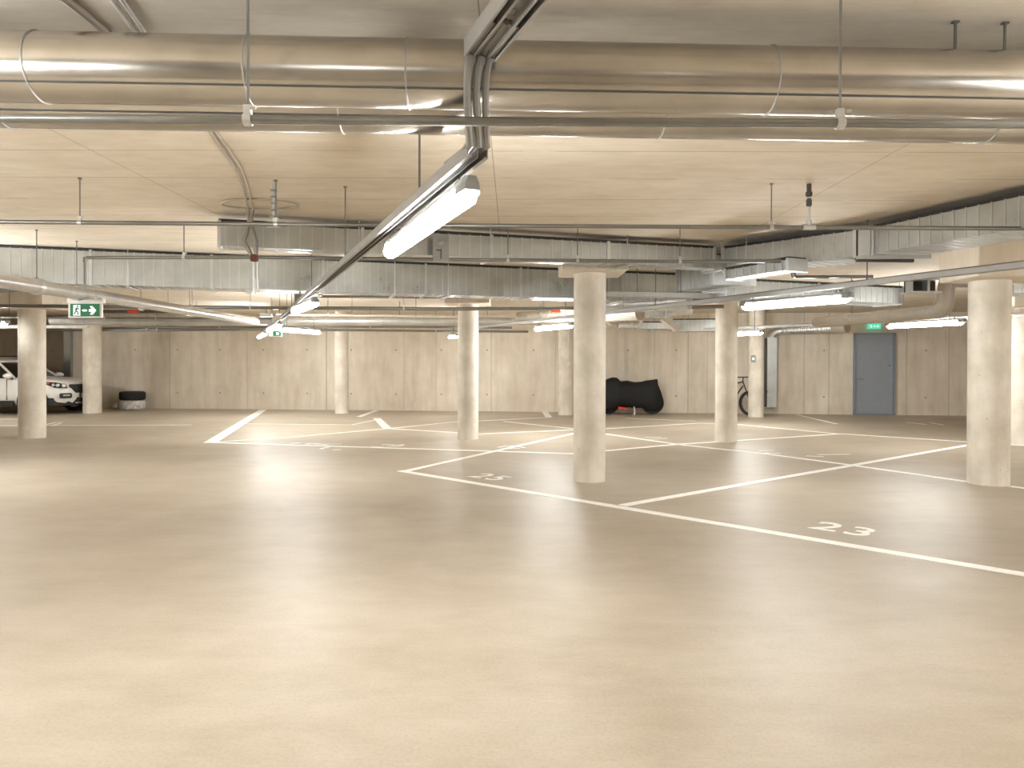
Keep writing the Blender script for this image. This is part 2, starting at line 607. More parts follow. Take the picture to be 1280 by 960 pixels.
def floor_text(txt, px, py, dirpx, size, label, sx=1.0):
    """digits painted on the floor, lower left corner at the photo point, baseline towards dirpx"""
    p = W(px, py, 0)
    q = W(dirpx[0], dirpx[1], 0)
    d = (q - p).normalized()
    cu = bpy.data.curves.new('tmp', 'FONT')
    cu.body = txt
    cu.size = size
    cu.extrude = 0.0012
    cu.offset = 0.012 * size
    cu.space_character = 1.12
    tmp = bpy.data.objects.new('tmp', cu)
    scene.collection.objects.link(tmp)
    dg = bpy.context.evaluated_depsgraph_get()
    me = bpy.data.meshes.new_from_object(tmp.evaluated_get(dg))
    bpy.data.objects.remove(tmp)
    me.transform(Matrix.Diagonal((sx, 1, 1, 1)))
    me.materials.clear()
    me.materials.append(M['paint'])
    o = bpy.data.objects.new('parking_number', me)
    scene.collection.objects.link(o)
    o.location = (p.x, p.y, 0.0022)
    o.rotation_euler = (0, 0, math.atan2(d.y, d.x))
    return tag(o, label, 'parking number', 'painted bay numbers')


floor_text('23', 1008, 659.5, (1094, 673), .445, 'white number 23 painted on the floor before the near right column', 1.0)
floor_text('25', 583, 595.5, (640, 604), .445, 'white number 25 painted on the floor before the near middle column', 1.0)


def mark(strokes, label, w=.05):
    mb = MB()
    for pts in strokes:
        ps = [W(x, y, 0) for x, y in pts]
        for a, c in zip(ps[:-1], ps[1:]):
            d = (c - a).normalized()
            n_ = Vector((-d.y, d.x, 0)) * w / 2
            mb.prism([a + n_ + Vector((0, 0, .001)), a - n_ + Vector((0, 0, .001)), c - n_ + Vector((0, 0, .001)), c + n_ + Vector((0, 0, .001))], (0, 0, .002))
    o = mb.build('painted_floor_mark', 'paint')
    recentre(o)
    return tag(o, label, 'floor marking', 'worn painted bay numbers far away')


mark([[(464, 558.3), (480, 559.2)], [(477, 556), (488, 555.6), (494, 556.6), (505, 555.8)], [(484, 557.5), (498, 557.9), (504, 556.4)]], 'worn white bay number seen edge-on, left of the middle column')
mark([[(363, 554.2), (376, 553.8)], [(381, 555.6), (394, 554.4), (402, 555.6), (428, 555)], [(383, 554.2), (408, 556.2)], [(400, 561.3), (412, 558.5)], [(416, 562.5), (426, 562)]], 'worn white marking on the long floor line left of centre')
mark([[(622, 559.5), (634, 557.4), (645, 559)], [(632, 561.2), (650, 560.8)], [(640, 557.2), (656, 559.8)]], 'worn white bay number behind the line right of the middle column')
mark([[(806, 547), (826, 546.4)], [(812, 549.2), (834, 548)]], 'worn white bay number between the near middle column and bicycle column')
mark([[(1008, 570), (1030, 571)], [(1022, 568.5), (1062, 568)]], 'worn white bay number behind the number 23 bay')
mark([[(1133, 528), (1158, 530.5)], [(1163, 528.5), (1180, 531.5)]], 'worn white bay number on the floor right of the grey door')
mark([[(57, 531), (70, 528), (80, 527.3)], [(64, 532.5), (76, 529)]], 'worn white bay number between the two left columns')
mark([[(948, 564), (968, 563.4)], [(955, 566.4), (975, 566.8)]], 'worn white bay number right of the bicycle column')


# ------------------------------------------------------------------ luminaires
def luminaire(a, c, label, wdt=.085, hang=.045, group='long tube luminaires under the rails', lamp='lamp', rod=False):
    """a, c: ends of the lit diffuser (world, at diffuser middle height)"""
    a, c = Vector(a), Vector(c)
    mid = (a + c) / 2
    t = thing('tube_luminaire', label, 'lamp', mid, group)
    d = (c - a).normalized()
    s = Vector((-d.y, d.x, 0)).normalized()
    z = Vector((0, 0, 1))
    L = (c - a).length

    def ring(p, prof):
        return [p + s * x + z * h for x, h in prof]
    h = wdt / 2
    dif = [(-h * .50, .028), (-h * .86, .016), (-h * 1.02, -.008), (-h * .84, -.030), (-h * .35, -.044), (h * .35, -.044), (h * .84, -.030), (h * 1.02, -.008), (h * .86, .016), (h * .50, .028)]
    small = [(x * .82, .012 + (y - .012) * .8) for x, y in dif]
    MB().loft([ring(a, small), ring(a + d * .03, dif), ring(c - d * .03, dif), ring(c, small)]).build('diffuser', lamp, t, smooth=False)
    hs = [(-h * .62, .0275), (-h * .60, .042), (-h * .42, .060), (h * .42, .060), (h * .60, .042), (h * .62, .0275)]
    hs2 = [(x * .85, .012 + (y - .012) * .8) for x, y in hs]
    cl = MB().loft([ring(a - d * .03, hs2), ring(a - d * .01, hs), ring(c + d * .01, hs), ring(c + d * .03, hs2)])
    for e, sg in ((a, -1), (c, 1)):
        full = [(-h * 1.0, -.004), (-h * .9, .028), (-h * .5, .060), (h * .5, .060), (h * .9, .028), (h * 1.0, -.004)]
        fin = [(x * .7, y * .8 + .006) for x, y in full]
        MB().loft([ring(e - d * sg * .05, full), ring(e + d * sg * .012, full), ring(e + d * sg * .045, fin)]).build('end_cap', 'housing', t)
    k = max(3, int(L / .28))
    for i in range(k):
        p = a + d * (L * (i + .5) / k)
        for sg in (-1, 1):
            cl.box(p + s * sg * h * .62 + z * .032, (.028, .010, .018), (d, s, z))
    cl.build('housing', 'housing', t)
    if rod:
        for p in (a + d * .2, c - d * .2):
            MB().tube([p + z * .05, Vector((p.x, p.y, HC))], .006, 6).build('hanger_rod', 'rod', t)
    for p in (a + d * .12, c - d * .12):
        pts = [p + z * .05, p + z * (.05 + hang * .6), p + z * (.05 + hang)]
        mb = MB().tube(pts, .004, 6)
        mb.tube([p + z * (.052) + s * .018 * math.cos(i * PI / 6) + z * (.018 * math.sin(i * PI / 6)) for i in range(7)], .004, 6)
        mb.build('suspension_hook', 'rod', t)
    return t


ZL, ZR = 1.93, 2.02
l1a, l1b = W(586, 241, ZL), W(487, 314, ZL)
l1 = luminaire(l1a, l1b, 'large lit tube luminaire hanging nearest, under the front end of the long rail', .082, .045)
d1 = (l1b - l1a).normalized()
mid1 = (l1a + l1b) / 2


def ontrack(px, py, L, label, z=ZL, dirv=None):
    p = W(px, py, z)
    dv = (dirv or d1) * L / 2
    return luminaire(p - dv, p + dv, label)


pR2a, pR2b = W(995, 378, ZL), W(692, 408.3, ZL)
d2 = (pR2b - pR2a).normalized()
luminaire(W(1060, 372.5, ZL), W(930, 383, ZL), 'lit tube luminaire before the bicycle column, under the right rail')
luminaire(W(714, 406.8, ZL), W(670, 411, ZL), 'lit tube luminaire left of the near middle column, far end of the right rail', lamp='lamp_strong', rod=True)
luminaire(W(381 + 13, 378, ZL), W(381 - 13, 388, ZL), 'second lit tube luminaire along the long central rail')
luminaire(W(349.5, 405.5, ZL), W(336, 412.5, ZL), 'third lit tube luminaire along the long central rail', lamp='lamp_soft')
luminaire(W(331.5, 417, ZL), W(323.5, 421.3, ZL), 'farthest lit tube luminaire at the end of the central rail')
lD = luminaire(W(1203, 402.5, ZL), W(1110, 407.3, ZL), 'lit tube luminaire in front of the wall right of the grey door', lamp='lamp_mid', rod=True)
luminaire(W(952, 415.5, ZL), W(905, 418, ZL), 'lit tube luminaire half behind the bicycle column', lamp='lamp_strong', rod=True)
luminaire(W(351, 411.5, ZL), W(399, 415.3, ZL), 'lit tube luminaire just right of the central rail end, by the back wall', rod=True)
luminaire(W(572, 420.3, ZL), W(562, 421, ZL), 'tiny lit tube luminaire far off beside the middle column', lamp='lamp_strong', rod=True)
luminaire(W(-4, 404, ZL), W(8, 404.6, ZL), 'lit tube luminaire at the left photo edge above the car', rod=True)
luminaire(Vector((-12.7, 15.3, ZL)), Vector((-12.1, 13.9, ZL)), 'added unseen tube luminaire outside the left photo edge over the rear of the car', lamp='lamp_strong', rod=True)  # out-of-view lamp added to brighten the left wall and car
# the rows go on unseen towards and behind the photographer, added for even light
Lh = (l1b - l1a) * 0.5
AROUND = {'central': ('some metres behind the photographer in the middle',),
          'right': ('off to the near right of the photographer', 'behind the photographer on the right'),
          'far right': ('just outside the right photo edge', 'further outside the right photo edge', 'far to the right of the photographer', 'at the far right behind the photographer'),
          'left': ('just outside the left photo edge', 'further outside the left photo edge', 'near left of the photographer', 'behind the photographer on the left')}
for row, base, dv, ys in (('central', mid1, d1, (-4.0,)), ('right', pR2a, d2, (2.0, -3.3)),
                          ('far right', W(1156, 405, ZL), d2, (7.2, 3.3, -.6, -4.6)), ('left', W(0, 404.3, ZL), d2, (7.5, 3.5, .6, -4.0))):
    for j, yy in enumerate(ys):
        p = base + dv * ((yy - base.y) / dv.y)
        lm = luminaire(p - dv * .77, p + dv * .77, 'unseen tube luminaire hanging ' + AROUND[row][j], lamp='lamp_strong' if (row, j) in (('right', 0), ('left', 0)) else 'lamp_soft' if row == 'central' else 'lamp')
        MB().tube([Vector((p.x, p.y, ZL + .05)), Vector((p.x, p.y, HC))], .006, 6).build('hanger_rod', 'rod', lm)


for xx, wh in ((2.95, 'close beside the photographer on the right'), (-2.55, 'close beside the photographer on the left')):  # two out-of-view lamps added to lift the near ceiling
    luminaire(Vector((xx + .25, 1.55 - .72, ZL)), Vector((xx - .25, 1.55 + .72, ZL)), 'unseen tube luminaire hanging ' + wh, rod=True)


# ------------------------------------------------------------------ rails
def hanger_rod(p, top=HC, r=.005, loop=True):
    mb = MB().tube([Vector((p.x, p.y, p.z)), Vector((p.x, p.y, top))], r, 6)
    mb.tube([Vector((p.x, p.y, top - .012)), Vector((p.x, p.y, top - .001))], r * 2.6, 8)
    if loop:
        mb.tube([p + Vector((.018 * math.cos(a), 0, .018 * math.sin(a))) for a in [i * PI / 5 for i in range(11)]], .004, 6)
    return mb


def rail(a, c, label, rods=(), w=.078, h=.045):
    a, c = Vector(a), Vector(c)
    t = thing('luminaire_rail', label, 'mounting rail', a, 'steel mounting rails under the ceiling')
    d = (c - a).normalized()
    s = Vector((-d.y, d.x, 0)).normalized()
    z = Vector((0, 0, 1))
    mb = MB()
    th = .004
    prof = [(-w / 2, 0), (-w / 2, h), (w / 2, h), (w / 2, 0), (w / 2 - th * 4, 0), (w / 2 - th * 4, th), (w / 2 - th, th), (w / 2 - th, h - th),
            (th / 2, h - th), (th / 2, 0), (-th / 2, 0), (-th / 2, h - th), (-w / 2 + th, h - th), (-w / 2 + th, th), (-w / 2 + th * 4, th), (-w / 2 + th * 4, 0)]
    mb.loft([[p + s * x + z * y for x, y in prof] for p in (a, c)])
    mb.build('channel', 'rail', t)
    MB().tube([a + s * .02 + z * (h + .006), c + s * .02 + z * (h + .006)], .006, 6).tube(
        [a - s * .015 + z * (h + .006), c - s * .015 + z * (h + .006)], .006, 6).build('cable', 'cable', t)
    for y in rods:
        p = a + d * ((y - a.y) / d.y) + z * h
        hanger_rod(p).build('hanger_rod', 'rod', t)
    return t


ra_, rb_ = W(597, 197, ZR), W(330, 416.8, ZR)
rail(ra_, rb_, 'long central steel rail running from mid picture to the back wall over four lamps', rods=(3.3, 5.4, 7.6, 10.0, 12.4, 14.8))
rb0 = W(1650, 294, ZR)
rail(rb0, W(600, 410.5, ZR), 'right steel rail sloping across the picture above the lamp by the bicycle column', rods=(5.2, 6.6, 9.5, 12.5), w=.07)
rail(W(1290, 396.2, ZR), W(880, 413.3, ZR), 'far right steel rail above the lamp beside the grey door', rods=(12.0, 14.5), w=.07)

# upper tray running over the photographer
ua, ub = W(600, 74, 2.352), W(600, 74, 2.352) - d1 * 4.6
t = thing('cable_tray', 'steel cable tray coming down from the top edge over the big round duct', 'cable tray', ua)
sd = Vector((-d1.y, d1.x, 0)).normalized()
z = Vector((0, 0, 1))
for sg in (-1, 1):
    q = sd * sg * .040
    prof = [(-.018, 0), (-.018, .062), (.018, .062), (.018, 0), (.010, 0), (.010, .006), (.013, .006), (.013, .057), (-.013, .057), (-.013, .006), (-.010, .006), (-.010, 0)]
    MB().loft([[p + q + sd * x + z * y for x, y in prof] for p in (ua, ub)]).build('side_channel', 'rail', t)
mb = MB()
L = (ub - ua).length
i = 0.06
while i < L:
    mb.box(ua - d1 * i + z * .038, (.035, .075, .006), (d1, sd, z))
    i += .075
mb.build('perforated_web', 'rail', t)
for y in (.5, 1.5):
    hanger_rod(ua - d1 * y + z * .045, loop=False).build('hanger_rod', 'rod', t)

for i, (ox, oz, m) in enumerate(((-.034, .0, 'cable'), (-.018, .008, 'cable'), (-.004, .0, 'cable'), (.012, .01, 'cable'), (.028, 0, 'cable'))):
    a = ua + sd * (ox * 1.2) + z * .02
    e = ra_ + sd * ox * 1.0 + z * .04
    pts = [a - d1 * .25, a - d1 * .05]
    for k in range(9):
        f = k / 8
        u = a.lerp(e, f)
        bow = math.sin(f * PI)
        pts.append(Vector((u.x + (.010 * bow - .012 * bow * (i % 2)) - .02 * bow, u.y - .045 * math.sin(f * PI * .9) + .0, a.z + (e.z - a.z) * (f ** 1.25))))
    pts += [e + d1 * .06, e + d1 * .3 + z * .012]
    o = MB().tube(pts, (.0125 if i % 2 == 0 else .010), 8).build('hanging_cable', m, smooth=True)
    recentre(o)
    tag(o, 'electric cable hanging from tray to rail, %s in the bundle' %
        ('leftmost', 'second from left', 'middle', 'second from right', 'rightmost')[i], 'cable', 'cable bundle dropping across the round duct')


# ------------------------------------------------------------------ big round ducts
def along(a, d, pxs, z_off=0):
    pass


def round_duct(a, c, r, label, ringpx, rods=(), mat='jacket', seam=True, name='round_duct', n=48, ext=2.5):
    a, c = Vector(a), Vector(c)
    d = (c - a).normalized()
    L = (c - a).length
    t = thing(name, label, 'duct', a, 'round ducts under the ceiling')
    rings = [[0, r]]
    A, C = a - d * ext, c + d * ext
    MB().tube([A, C], r, n).build('duct_shell', mat, t, smooth=True)
    s = Vector((-d.y, d.x, 0)).normalized()
    if s.y > 0:
        s = -s                                      # towards the camera
    if seam:
        ang = math.radians(-43)
        off = s * math.cos(ang) * (r + .001) + Vector((0, 0, 1)) * math.sin(ang) * (r + .001)
        MB().box((A + C) / 2 + off, ((C - A).length, .003, .007), (d, (s * math.cos(ang) + Vector((0, 0, 1)) * math.sin(ang)).normalized(), (s * -math.sin(ang) + Vector((0, 0, 1)) * math.cos(ang)).normalized())).build('lap_seam', 'dark_steel', t)
    for px in ringpx:
        # where the axis is seen at photo column px
        rr = ray(px, 100)
        k = (a.y * rr.x - a.x * rr.y) / (d.x * rr.y - d.y * rr.x)
        p = a + d * k
        mb = MB()
        for o_ in (0,):
            m_ = 40
            mb.lathe([(r - .002, -.004), (r + .004, -.002), (r + .004, .002), (r - .002, .004)], p + d * o_, d, 40)
        mb.build('joint_band', 'rail', t, smooth=True)
    for px in rods:
        rr = ray(px, 60)
        k = (a.y * rr.x - a.x * rr.y) / (d.x * rr.y - d.y * rr.x)
        p = a + d * k
        MB().tube([p + Vector((0, 0, r - .002)), Vector((p.x, p.y, HC))], .006, 8).box(Vector((p.x, p.y, HC - .004)), (.024, .018, .006)).build('hanger_rod', 'rod', t)
    return t


round_duct(W(0, 83.5, 2.378), W(1280, 107, 2.378), .124, 'big smooth round metal duct crossing the whole top of the picture, the front one',
           (53, 316, 511, 960), rods=(1194, 1256), ext=3.0)
round_duct(W(0, 120, 2.378), W(1280, 143, 2.378), .124, 'second big round metal duct seen low behind the front round duct', (10, 428, 826, 1232), ext=3.0)


# ------------------------------------------------------------------ pipes
def pipe(pts, r, label, rods=(), mat='pipe', name='pipe', clamps=True, cat='pipe', fit=(), n=12, group='thin metal pipes under the ceiling'):
    pts = [Vector(p) for p in pts]
    t = thing(name, label, cat, pts[0], group)
    MB().tube(pts, r, n).build('pipe_run', mat, t, smooth=True)
    for p in fit:
        p = Vector(p)
        k = min(range(len(pts)), key=lambda i: (pts[i] - p).length)
        MB().lathe([(r * 1.0, -r * 1.5), (r * 1.35, -r * 1.4), (r * 1.35, r * 1.4), (r, r * 1.5)], p, (pts[min(k + 1, len(pts) - 1)] - pts[max(k - 1, 0)]), 14).build('fitting', mat, t, smooth=True)
    a, c = pts[0], pts[-1]
    for px in rods:
        best = None
        for i in range(len(pts) - 1):
            u, v = pts[i], pts[i + 1]
            rr = ray(px, 300)
            dd = v - u
            den = dd.x * rr.y - dd.y * rr.x
            if abs(den) < 1e-9:
                continue
            k = (u.y * rr.x - u.x * rr.y) / den
            if -0.01 <= k <= 1.01:
                best = u + dd * k
                break
        if best is None:
            continue
        p = best
        dd.normalize()
        mb = MB()
        mb.tube([p + Vector((0, 0, r + .012)), Vector((p.x, p.y, HC))], .0048, 6)
        mb.tube([Vector((p.x, p.y, HC - .010)), Vector((p.x, p.y, HC - .001))], .014, 8)
        mb.build('hanger_rod', 'rod', t)
        cb = MB()
        cb.lathe([(r + .001, -.013), (r + .005, -.013), (r + .005, .013), (r + .001, .013)], p, dd, 16)
        cb.box(p + Vector((0, 0, r + .014)), (.022, .022, .034))
        cb.tube([p + Vector((.012, -.012, r + .02)), p + Vector((.03, -.012, r + .02))], .006, 6)
        cb.build('pipe_clamp', 'galv', t)
    return t


z1 = 2.085
pipe([W(-260, 146.5, z1), W(0, 147.5, z1), W(640, 152, z1), W(1280, 155, z1), W(1900, 158, z1)], .0148,
     'nearest thin steel sprinkler pipe crossing the top in front of the big round ducts', rods=(310, 1049))
z2 = 2.30
pb = [W(-200, 276, z2), W(0, 277.3, z2), W(480, 281.5, z2), W(960, 284, z2), W(1850, 288.5, z2)]
pipe(pb, .0155, 'second steel pipe crossing the picture above the rectangular ducts', rods=(100, 345, 964))
z3 = 2.285
pc = [W(107, 356, 2.23)]
pt0 = W(107, 322, z3)
pc = [Vector((pt0.x, pt0.y, 2.03)), Vector((pt0.x, pt0.y, z3 - .02)), Vector((pt0.x + .02, pt0.y, z3)), W(320, 321.5, z3), W(560, 324.5, z3), W(870, 327, z3), W(988, 326, z3)]
pe = W(992, 329, z3)
pc += [Vector((pe.x, pe.y, z3 - .03)), Vector((pe.x, pe.y, 2.17)), Vector((pe.x + .03, pe.y, 2.15)), Vector((pe.x + .75, pe.y - .05, 2.15))]
pipe(pc, .017, 'thin pipe below the ducts with an elbow dropping at each end', rods=(230, 434, 635, 722, 850), fit=(pc[1], pc[7], pc[8]))
pipe([W(-40, 364, 2.2), W(36, 361.5, 2.2)], .03, 'short dark pipe at the left edge above the near left column', mat='dark_steel')
z4 = 2.19
pipe([W(-60, 381.8, z4), W(320, 384.6, z4), W(565, 386.2, z4), W(870, 384, z4), W(905, 383, z4)], .030, 'steel pipe running behind the exit sign to the bicycle column', rods=(176, 210, 240, 313, 505, 760))
pipe([W(130, 389.3, 2.12), W(240, 389.6, 2.12)], .028, 'short dark steel pipe just right of the exit sign', mat='dark_steel')
pipe([W(-60, 396.8, 2.25), W(340, 398, 2.25)], .022, 'thin pipe running left just above the far round duct', rods=(131, 195))
pipe([W(-60, 408.6, 2.1), W(110, 408.4, 2.1)], .040, 'pale steel pipe behind the near left column under the ceiling', mat='white_pipe')
pipe([W(60, 413, 2.12), W(330, 412, 2.12), W(660, 414.6, 2.12)], .028, 'lower thin pipe along the top of the back wall', rods=(183, 196, 545))
pipe([W(104, 410, 2.2), W(330, 409, 2.2), W(480, 408.6, 2.2), W(640, 409.5, 2.2)], .028, 'upper thin pipe along the top of the back wall', rods=(275, 463))
pipe([W(370, 370.5, 2.30), W(900, 373.5, 2.30)], .022, 'thin pipe hidden behind the bottom of the long rectangular duct', rods=(400, 548, 610))
pipe([W(345, 393, 2.25), W(560, 395.8, 2.25), W(760, 395, 2.25)], .02, 'thin pipe just above the far round duct left of the middle column', rods=(410, 440, 520), mat='white_pipe')
pA_, pB_ = W(-60, 341, 2.05), W(327, 403, 2.05)
tw = pipe([pA_, W(0, 351, 2.05), W(320, 401.8, 2.05)], .068, 'thick pale round pipe sloping in from the left edge above the exit sign', mat='pale_metal', n=24)
for px, py in ((46, 358.5), (96, 366.5), (237, 389)):
    p = W(px, py, 2.05)
    o = MB().lathe([(.07, -.04), (.082, -.03), (.082, .03), (.07, .04)], p, pB_ - pA_, 24).build('coupling_collar', 'galv', tw, smooth=True)
    hanger_rod(p + Vector((0, 0, .075))).build('hanger_rod', 'rod', tw)
# sprinkler riser on the second pipe
p = W(1011, 284, z2)
t = thing('sprinkler', 'upright sprinkler branch standing on the second pipe at right', 'sprinkler', p + Vector((0, 0, .0)))
MB().tube([p + Vector((0, 0, .012)), Vector((p.x, p.y, HC))], .009, 10).build('riser', 'galv', t, smooth=True)
MB().lathe([(.012, 0), (.02, .01), (.02, .05), (.012, .06)], Vector((p.x, p.y, HC - .17)), n=12).lathe([(.012, 0), (.024, .01), (.024, .035), (.012, .045)], Vector((p.x, p.y, HC - .10)), n=12).lathe([(.018, 0), (.018, .05)], Vector((p.x, p.y, HC - .055)), n=8).build('fitting', 'dark_steel', t)
dd = (pb[3] - pb[2]).normalized()
MB().tube([p - dd * .045, p + dd * .045], .022, 12).tube([p, p + Vector((0, 0, .05))], .02, 12).build('tee', 'galv', t, smooth=True)
# spiral spring style fitting
p = W(342, 281, z2)
t = thing('sprinkler', 'ribbed branch fitting standing on the second pipe inside the cable loop', 'sprinkler', p)
mb = MB().tube([p + Vector((0, 0, .012)), Vector((p.x, p.y, HC))], .011, 10)
mb.build('riser', 'galv', t, smooth=True)
mb = MB()
for i in range(5):
    mb.lathe([(.012, 0), (.026, .006), (.026, .012), (.012, .018)], Vector((p.x, p.y, p.z + .05 + i * .048)), n=14)
mb.build('rings', 'rail', t, smooth=True)
MB().tube([p - dd * .05, p + dd * .05], .022, 12).build('tee', 'galv', t, smooth=True)


# ------------------------------------------------------------------ rectangular ducts
def rect_duct(a, c, depth, zb, zt, label, flanges=1.25, ribs=.105, hangers=(), away=None, name='rectangular_duct', capends=True):
    """a, c: front edge line (world); depth: width away from the front edge"""
    a, c = Vector((a[0], a[1], 0)), Vector((c[0], c[1], 0))
    d = (c - a).normalized()
    s = Vector((-d.y, d.x, 0))
    if away is not None and s.dot(Vector(away)) < 0:
        s = -s
    elif away is None and s.y < 0:
        s = -s
    L = (c - a).length
    z = Vector((0, 0, 1))
    t = thing(name, label, 'duct', a + z * zb, 'rectangular sheet metal ducts')
    mid = a + d * L / 2 + s * depth / 2 + z * (zb + zt) / 2
    MB().box(mid, (L, depth, zt - zb), (d, s, z)).build('duct_body', 'duct', t)
    MB().box(a + d * L / 2 + s * depth * .5 + z * (zt + .016), (L + .01, depth + .004, .026), (d, s, z)).build('gap_shade_strip', 'black_plastic', t)  # black box painting the shadow line under the ceiling
    mb = MB()
    i = ribs * .5
    while i < L:
        p = a + d * i + s * depth / 2 + z * (zb + zt) / 2
        mb.box(p, (.008, depth + .014, zt - zb + .010), (d, s, z))
        i += ribs
    mb.build('standing_seams', 'galv', t)
    k = max(1, round(L / flanges))
    for j in range(k + 1):
        p = a + d * (L * j / k) + s * depth / 2 + z * (zb + zt) / 2
        MB().box(p, (.03, depth + .03, zt - zb + .03), (d, s, z)).build('flange', 'galv', t)
    for h in hangers:
        mb = MB()
        p = a + d * h
        for q in (p - s * .045, p + s * (depth + .045)):
            mb.tube([Vector((q.x, q.y, zb - .03)), Vector((q.x, q.y, HC))], .005, 6)
        mb.box(p + s * depth / 2 + z * (zb - .022), (.035, depth + .14, .016), (d, s, z))
        mb.build('trapeze_hanger', 'galv', t)
    return t


ZT = 2.585
# dark strip between ducts and slab stands in for the shadow gap
f0, f1 = W(0, 308.5, 2.59), W(700, 337.5, 2.59)
fd = (f1 - f0).normalized()
e0 = f0 - fd * 3.0
e1 = W(858, 345.5, 2.59)
e1 = f0 + fd * ((e1 - f0).length)
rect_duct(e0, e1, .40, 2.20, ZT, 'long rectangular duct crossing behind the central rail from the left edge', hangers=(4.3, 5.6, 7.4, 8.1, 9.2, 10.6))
g0, g1 = W(274, 276.5, 2.54), W(893, 310, 2.54)
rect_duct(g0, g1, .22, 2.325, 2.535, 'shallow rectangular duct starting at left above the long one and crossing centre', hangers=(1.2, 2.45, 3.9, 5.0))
# corner piece + duct coming towards the viewer on the right
h0, h1 = W(905, 310.5, 2.54), W(1069, 287.5, 2.54)
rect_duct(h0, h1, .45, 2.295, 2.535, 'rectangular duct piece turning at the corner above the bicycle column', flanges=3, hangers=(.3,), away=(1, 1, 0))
k0, k1 = W(1092, 284, 2.54), W(1280, 243.5, 2.54)
kd = (k1 - k0).normalized()
k2 = k1 + kd * 1.6
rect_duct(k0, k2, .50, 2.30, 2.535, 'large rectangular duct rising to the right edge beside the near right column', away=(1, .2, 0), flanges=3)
MB_j = thing('duct_connector', 'flat box connector joining the two right hand rectangular ducts', 'duct', W(1080, 286, 2.54))
j0, j1 = W(1071, 287.3, 2.54), W(1090, 284.6, 2.54)
sj = Vector((kd.y, -kd.x, 0))
if sj.x < 0:
    sj = -sj
MB().prism([Vector((j0.x, j0.y, 2.27)), Vector((j1.x, j1.y, 2.27)), Vector((j1.x, j1.y, 2.27)) + sj * .5, Vector((j0.x, j0.y, 2.27)) + sj * .45], (0, 0, .265)).build('connector_box', 'duct', MB_j)
MB().box(Vector((j0.x, j0.y, 2.40)), (.02, .02, .27)).box(Vector((j1.x, j1.y, 2.40)), (.02, .02, .27)).build('corner_frame', 'dark_steel', MB_j)
tr = thing('trapeze_rails', 'pair of small slotted support rails below the right hand ducts', 'support rail', W(1100, 322, 2.24))
a, c = W(1071, 322, 2.25), W(1163, 321, 2.25)
MB().box((a + c) / 2, ((c - a).length, .04, .03), ((c - a).normalized(), Vector((-(c - a).y, (c - a).x, 0)).normalized(), z)).build('support_rail', 'galv', tr)
a, c = W(1071, 325, 2.23), W(1141, 326, 2.23)
MB().box((a + c) / 2, ((c - a).length, .04, .03), ((c - a).normalized(), Vector((-(c - a).y, (c - a).x, 0)).normalized(), z)).build('support_rail', 'dark_steel', tr)

# duct 3, from the right end of the long duct towards the viewer
q0, q1 = W(846, 364, 2.20), W(893, 354, 2.20)
qd = (q1 - q0).normalized()
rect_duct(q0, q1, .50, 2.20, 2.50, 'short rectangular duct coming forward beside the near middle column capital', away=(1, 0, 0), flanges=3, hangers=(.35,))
q2 = W(937, 342, 2.28)
q3 = W(990, 326, 2.28)
rect_duct(W(907, 349, 2.19), W(985, 337, 2.19), .22, 2.19, 2.285, 'low flat duct passing under the shallow duct near the pipe elbow', away=(1, .3, 0), flanges=3)
v0, v1 = W(907, 371, 2.09), W(1128, 379.5, 2.09)
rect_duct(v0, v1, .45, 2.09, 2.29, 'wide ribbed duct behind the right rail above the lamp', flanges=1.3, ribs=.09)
# open framed box right of it
ob = W(1133, 372, 2.18)
t = thing('duct_opening', 'dark framed open end of a duct left of the insulated pipe bends', 'duct', ob)
b0, b1 = W(1132, 367, 2.15), W(1171, 367, 2.15)
for (za, zb_) in ((2.15, 2.17), (2.30, 2.32)):
    MB().box(Vector(((b0.x + b1.x) / 2, b0.y, (za + zb_) / 2)), (b1.x - b0.x, .24, zb_ - za)).build('frame_bar', 'galv', t)
MB().box(Vector(((b0.x + b1.x) / 2, b0.y + .03, 2.235)), (b1.x - b0.x, .02, .15)).build('opening_shade', 'opening', t)  # dark sheet in place of the shade inside the open end
for xx in (b0.x + .02, b0.x + .22):
    MB().box(Vector((xx, b0.y - .04, 2.235)), (.03, .12, .13)).build('frame_post', 'galv', t)

# cable tray band across the centre right
a, c = W(757, 368, 2.10), W(912, 370.5, 2.10)
t = thing('cable_channel', 'pale flat cable channel running right from the near middle column', 'cable tray', a)
dv = (c - a).normalized()
MB().box((a + c) / 2, ((c - a).length, .12, .055), (dv, Vector((-dv.y, dv.x, 0)), z)).build('channel_body', 'rail', t)
for k in (.25, .6):
    hanger_rod(a.lerp(c, k) + z * .03, loop=False).build('hanger_rod', 'rod', t)

# insulated pipes with bends, right
zi = 1.99


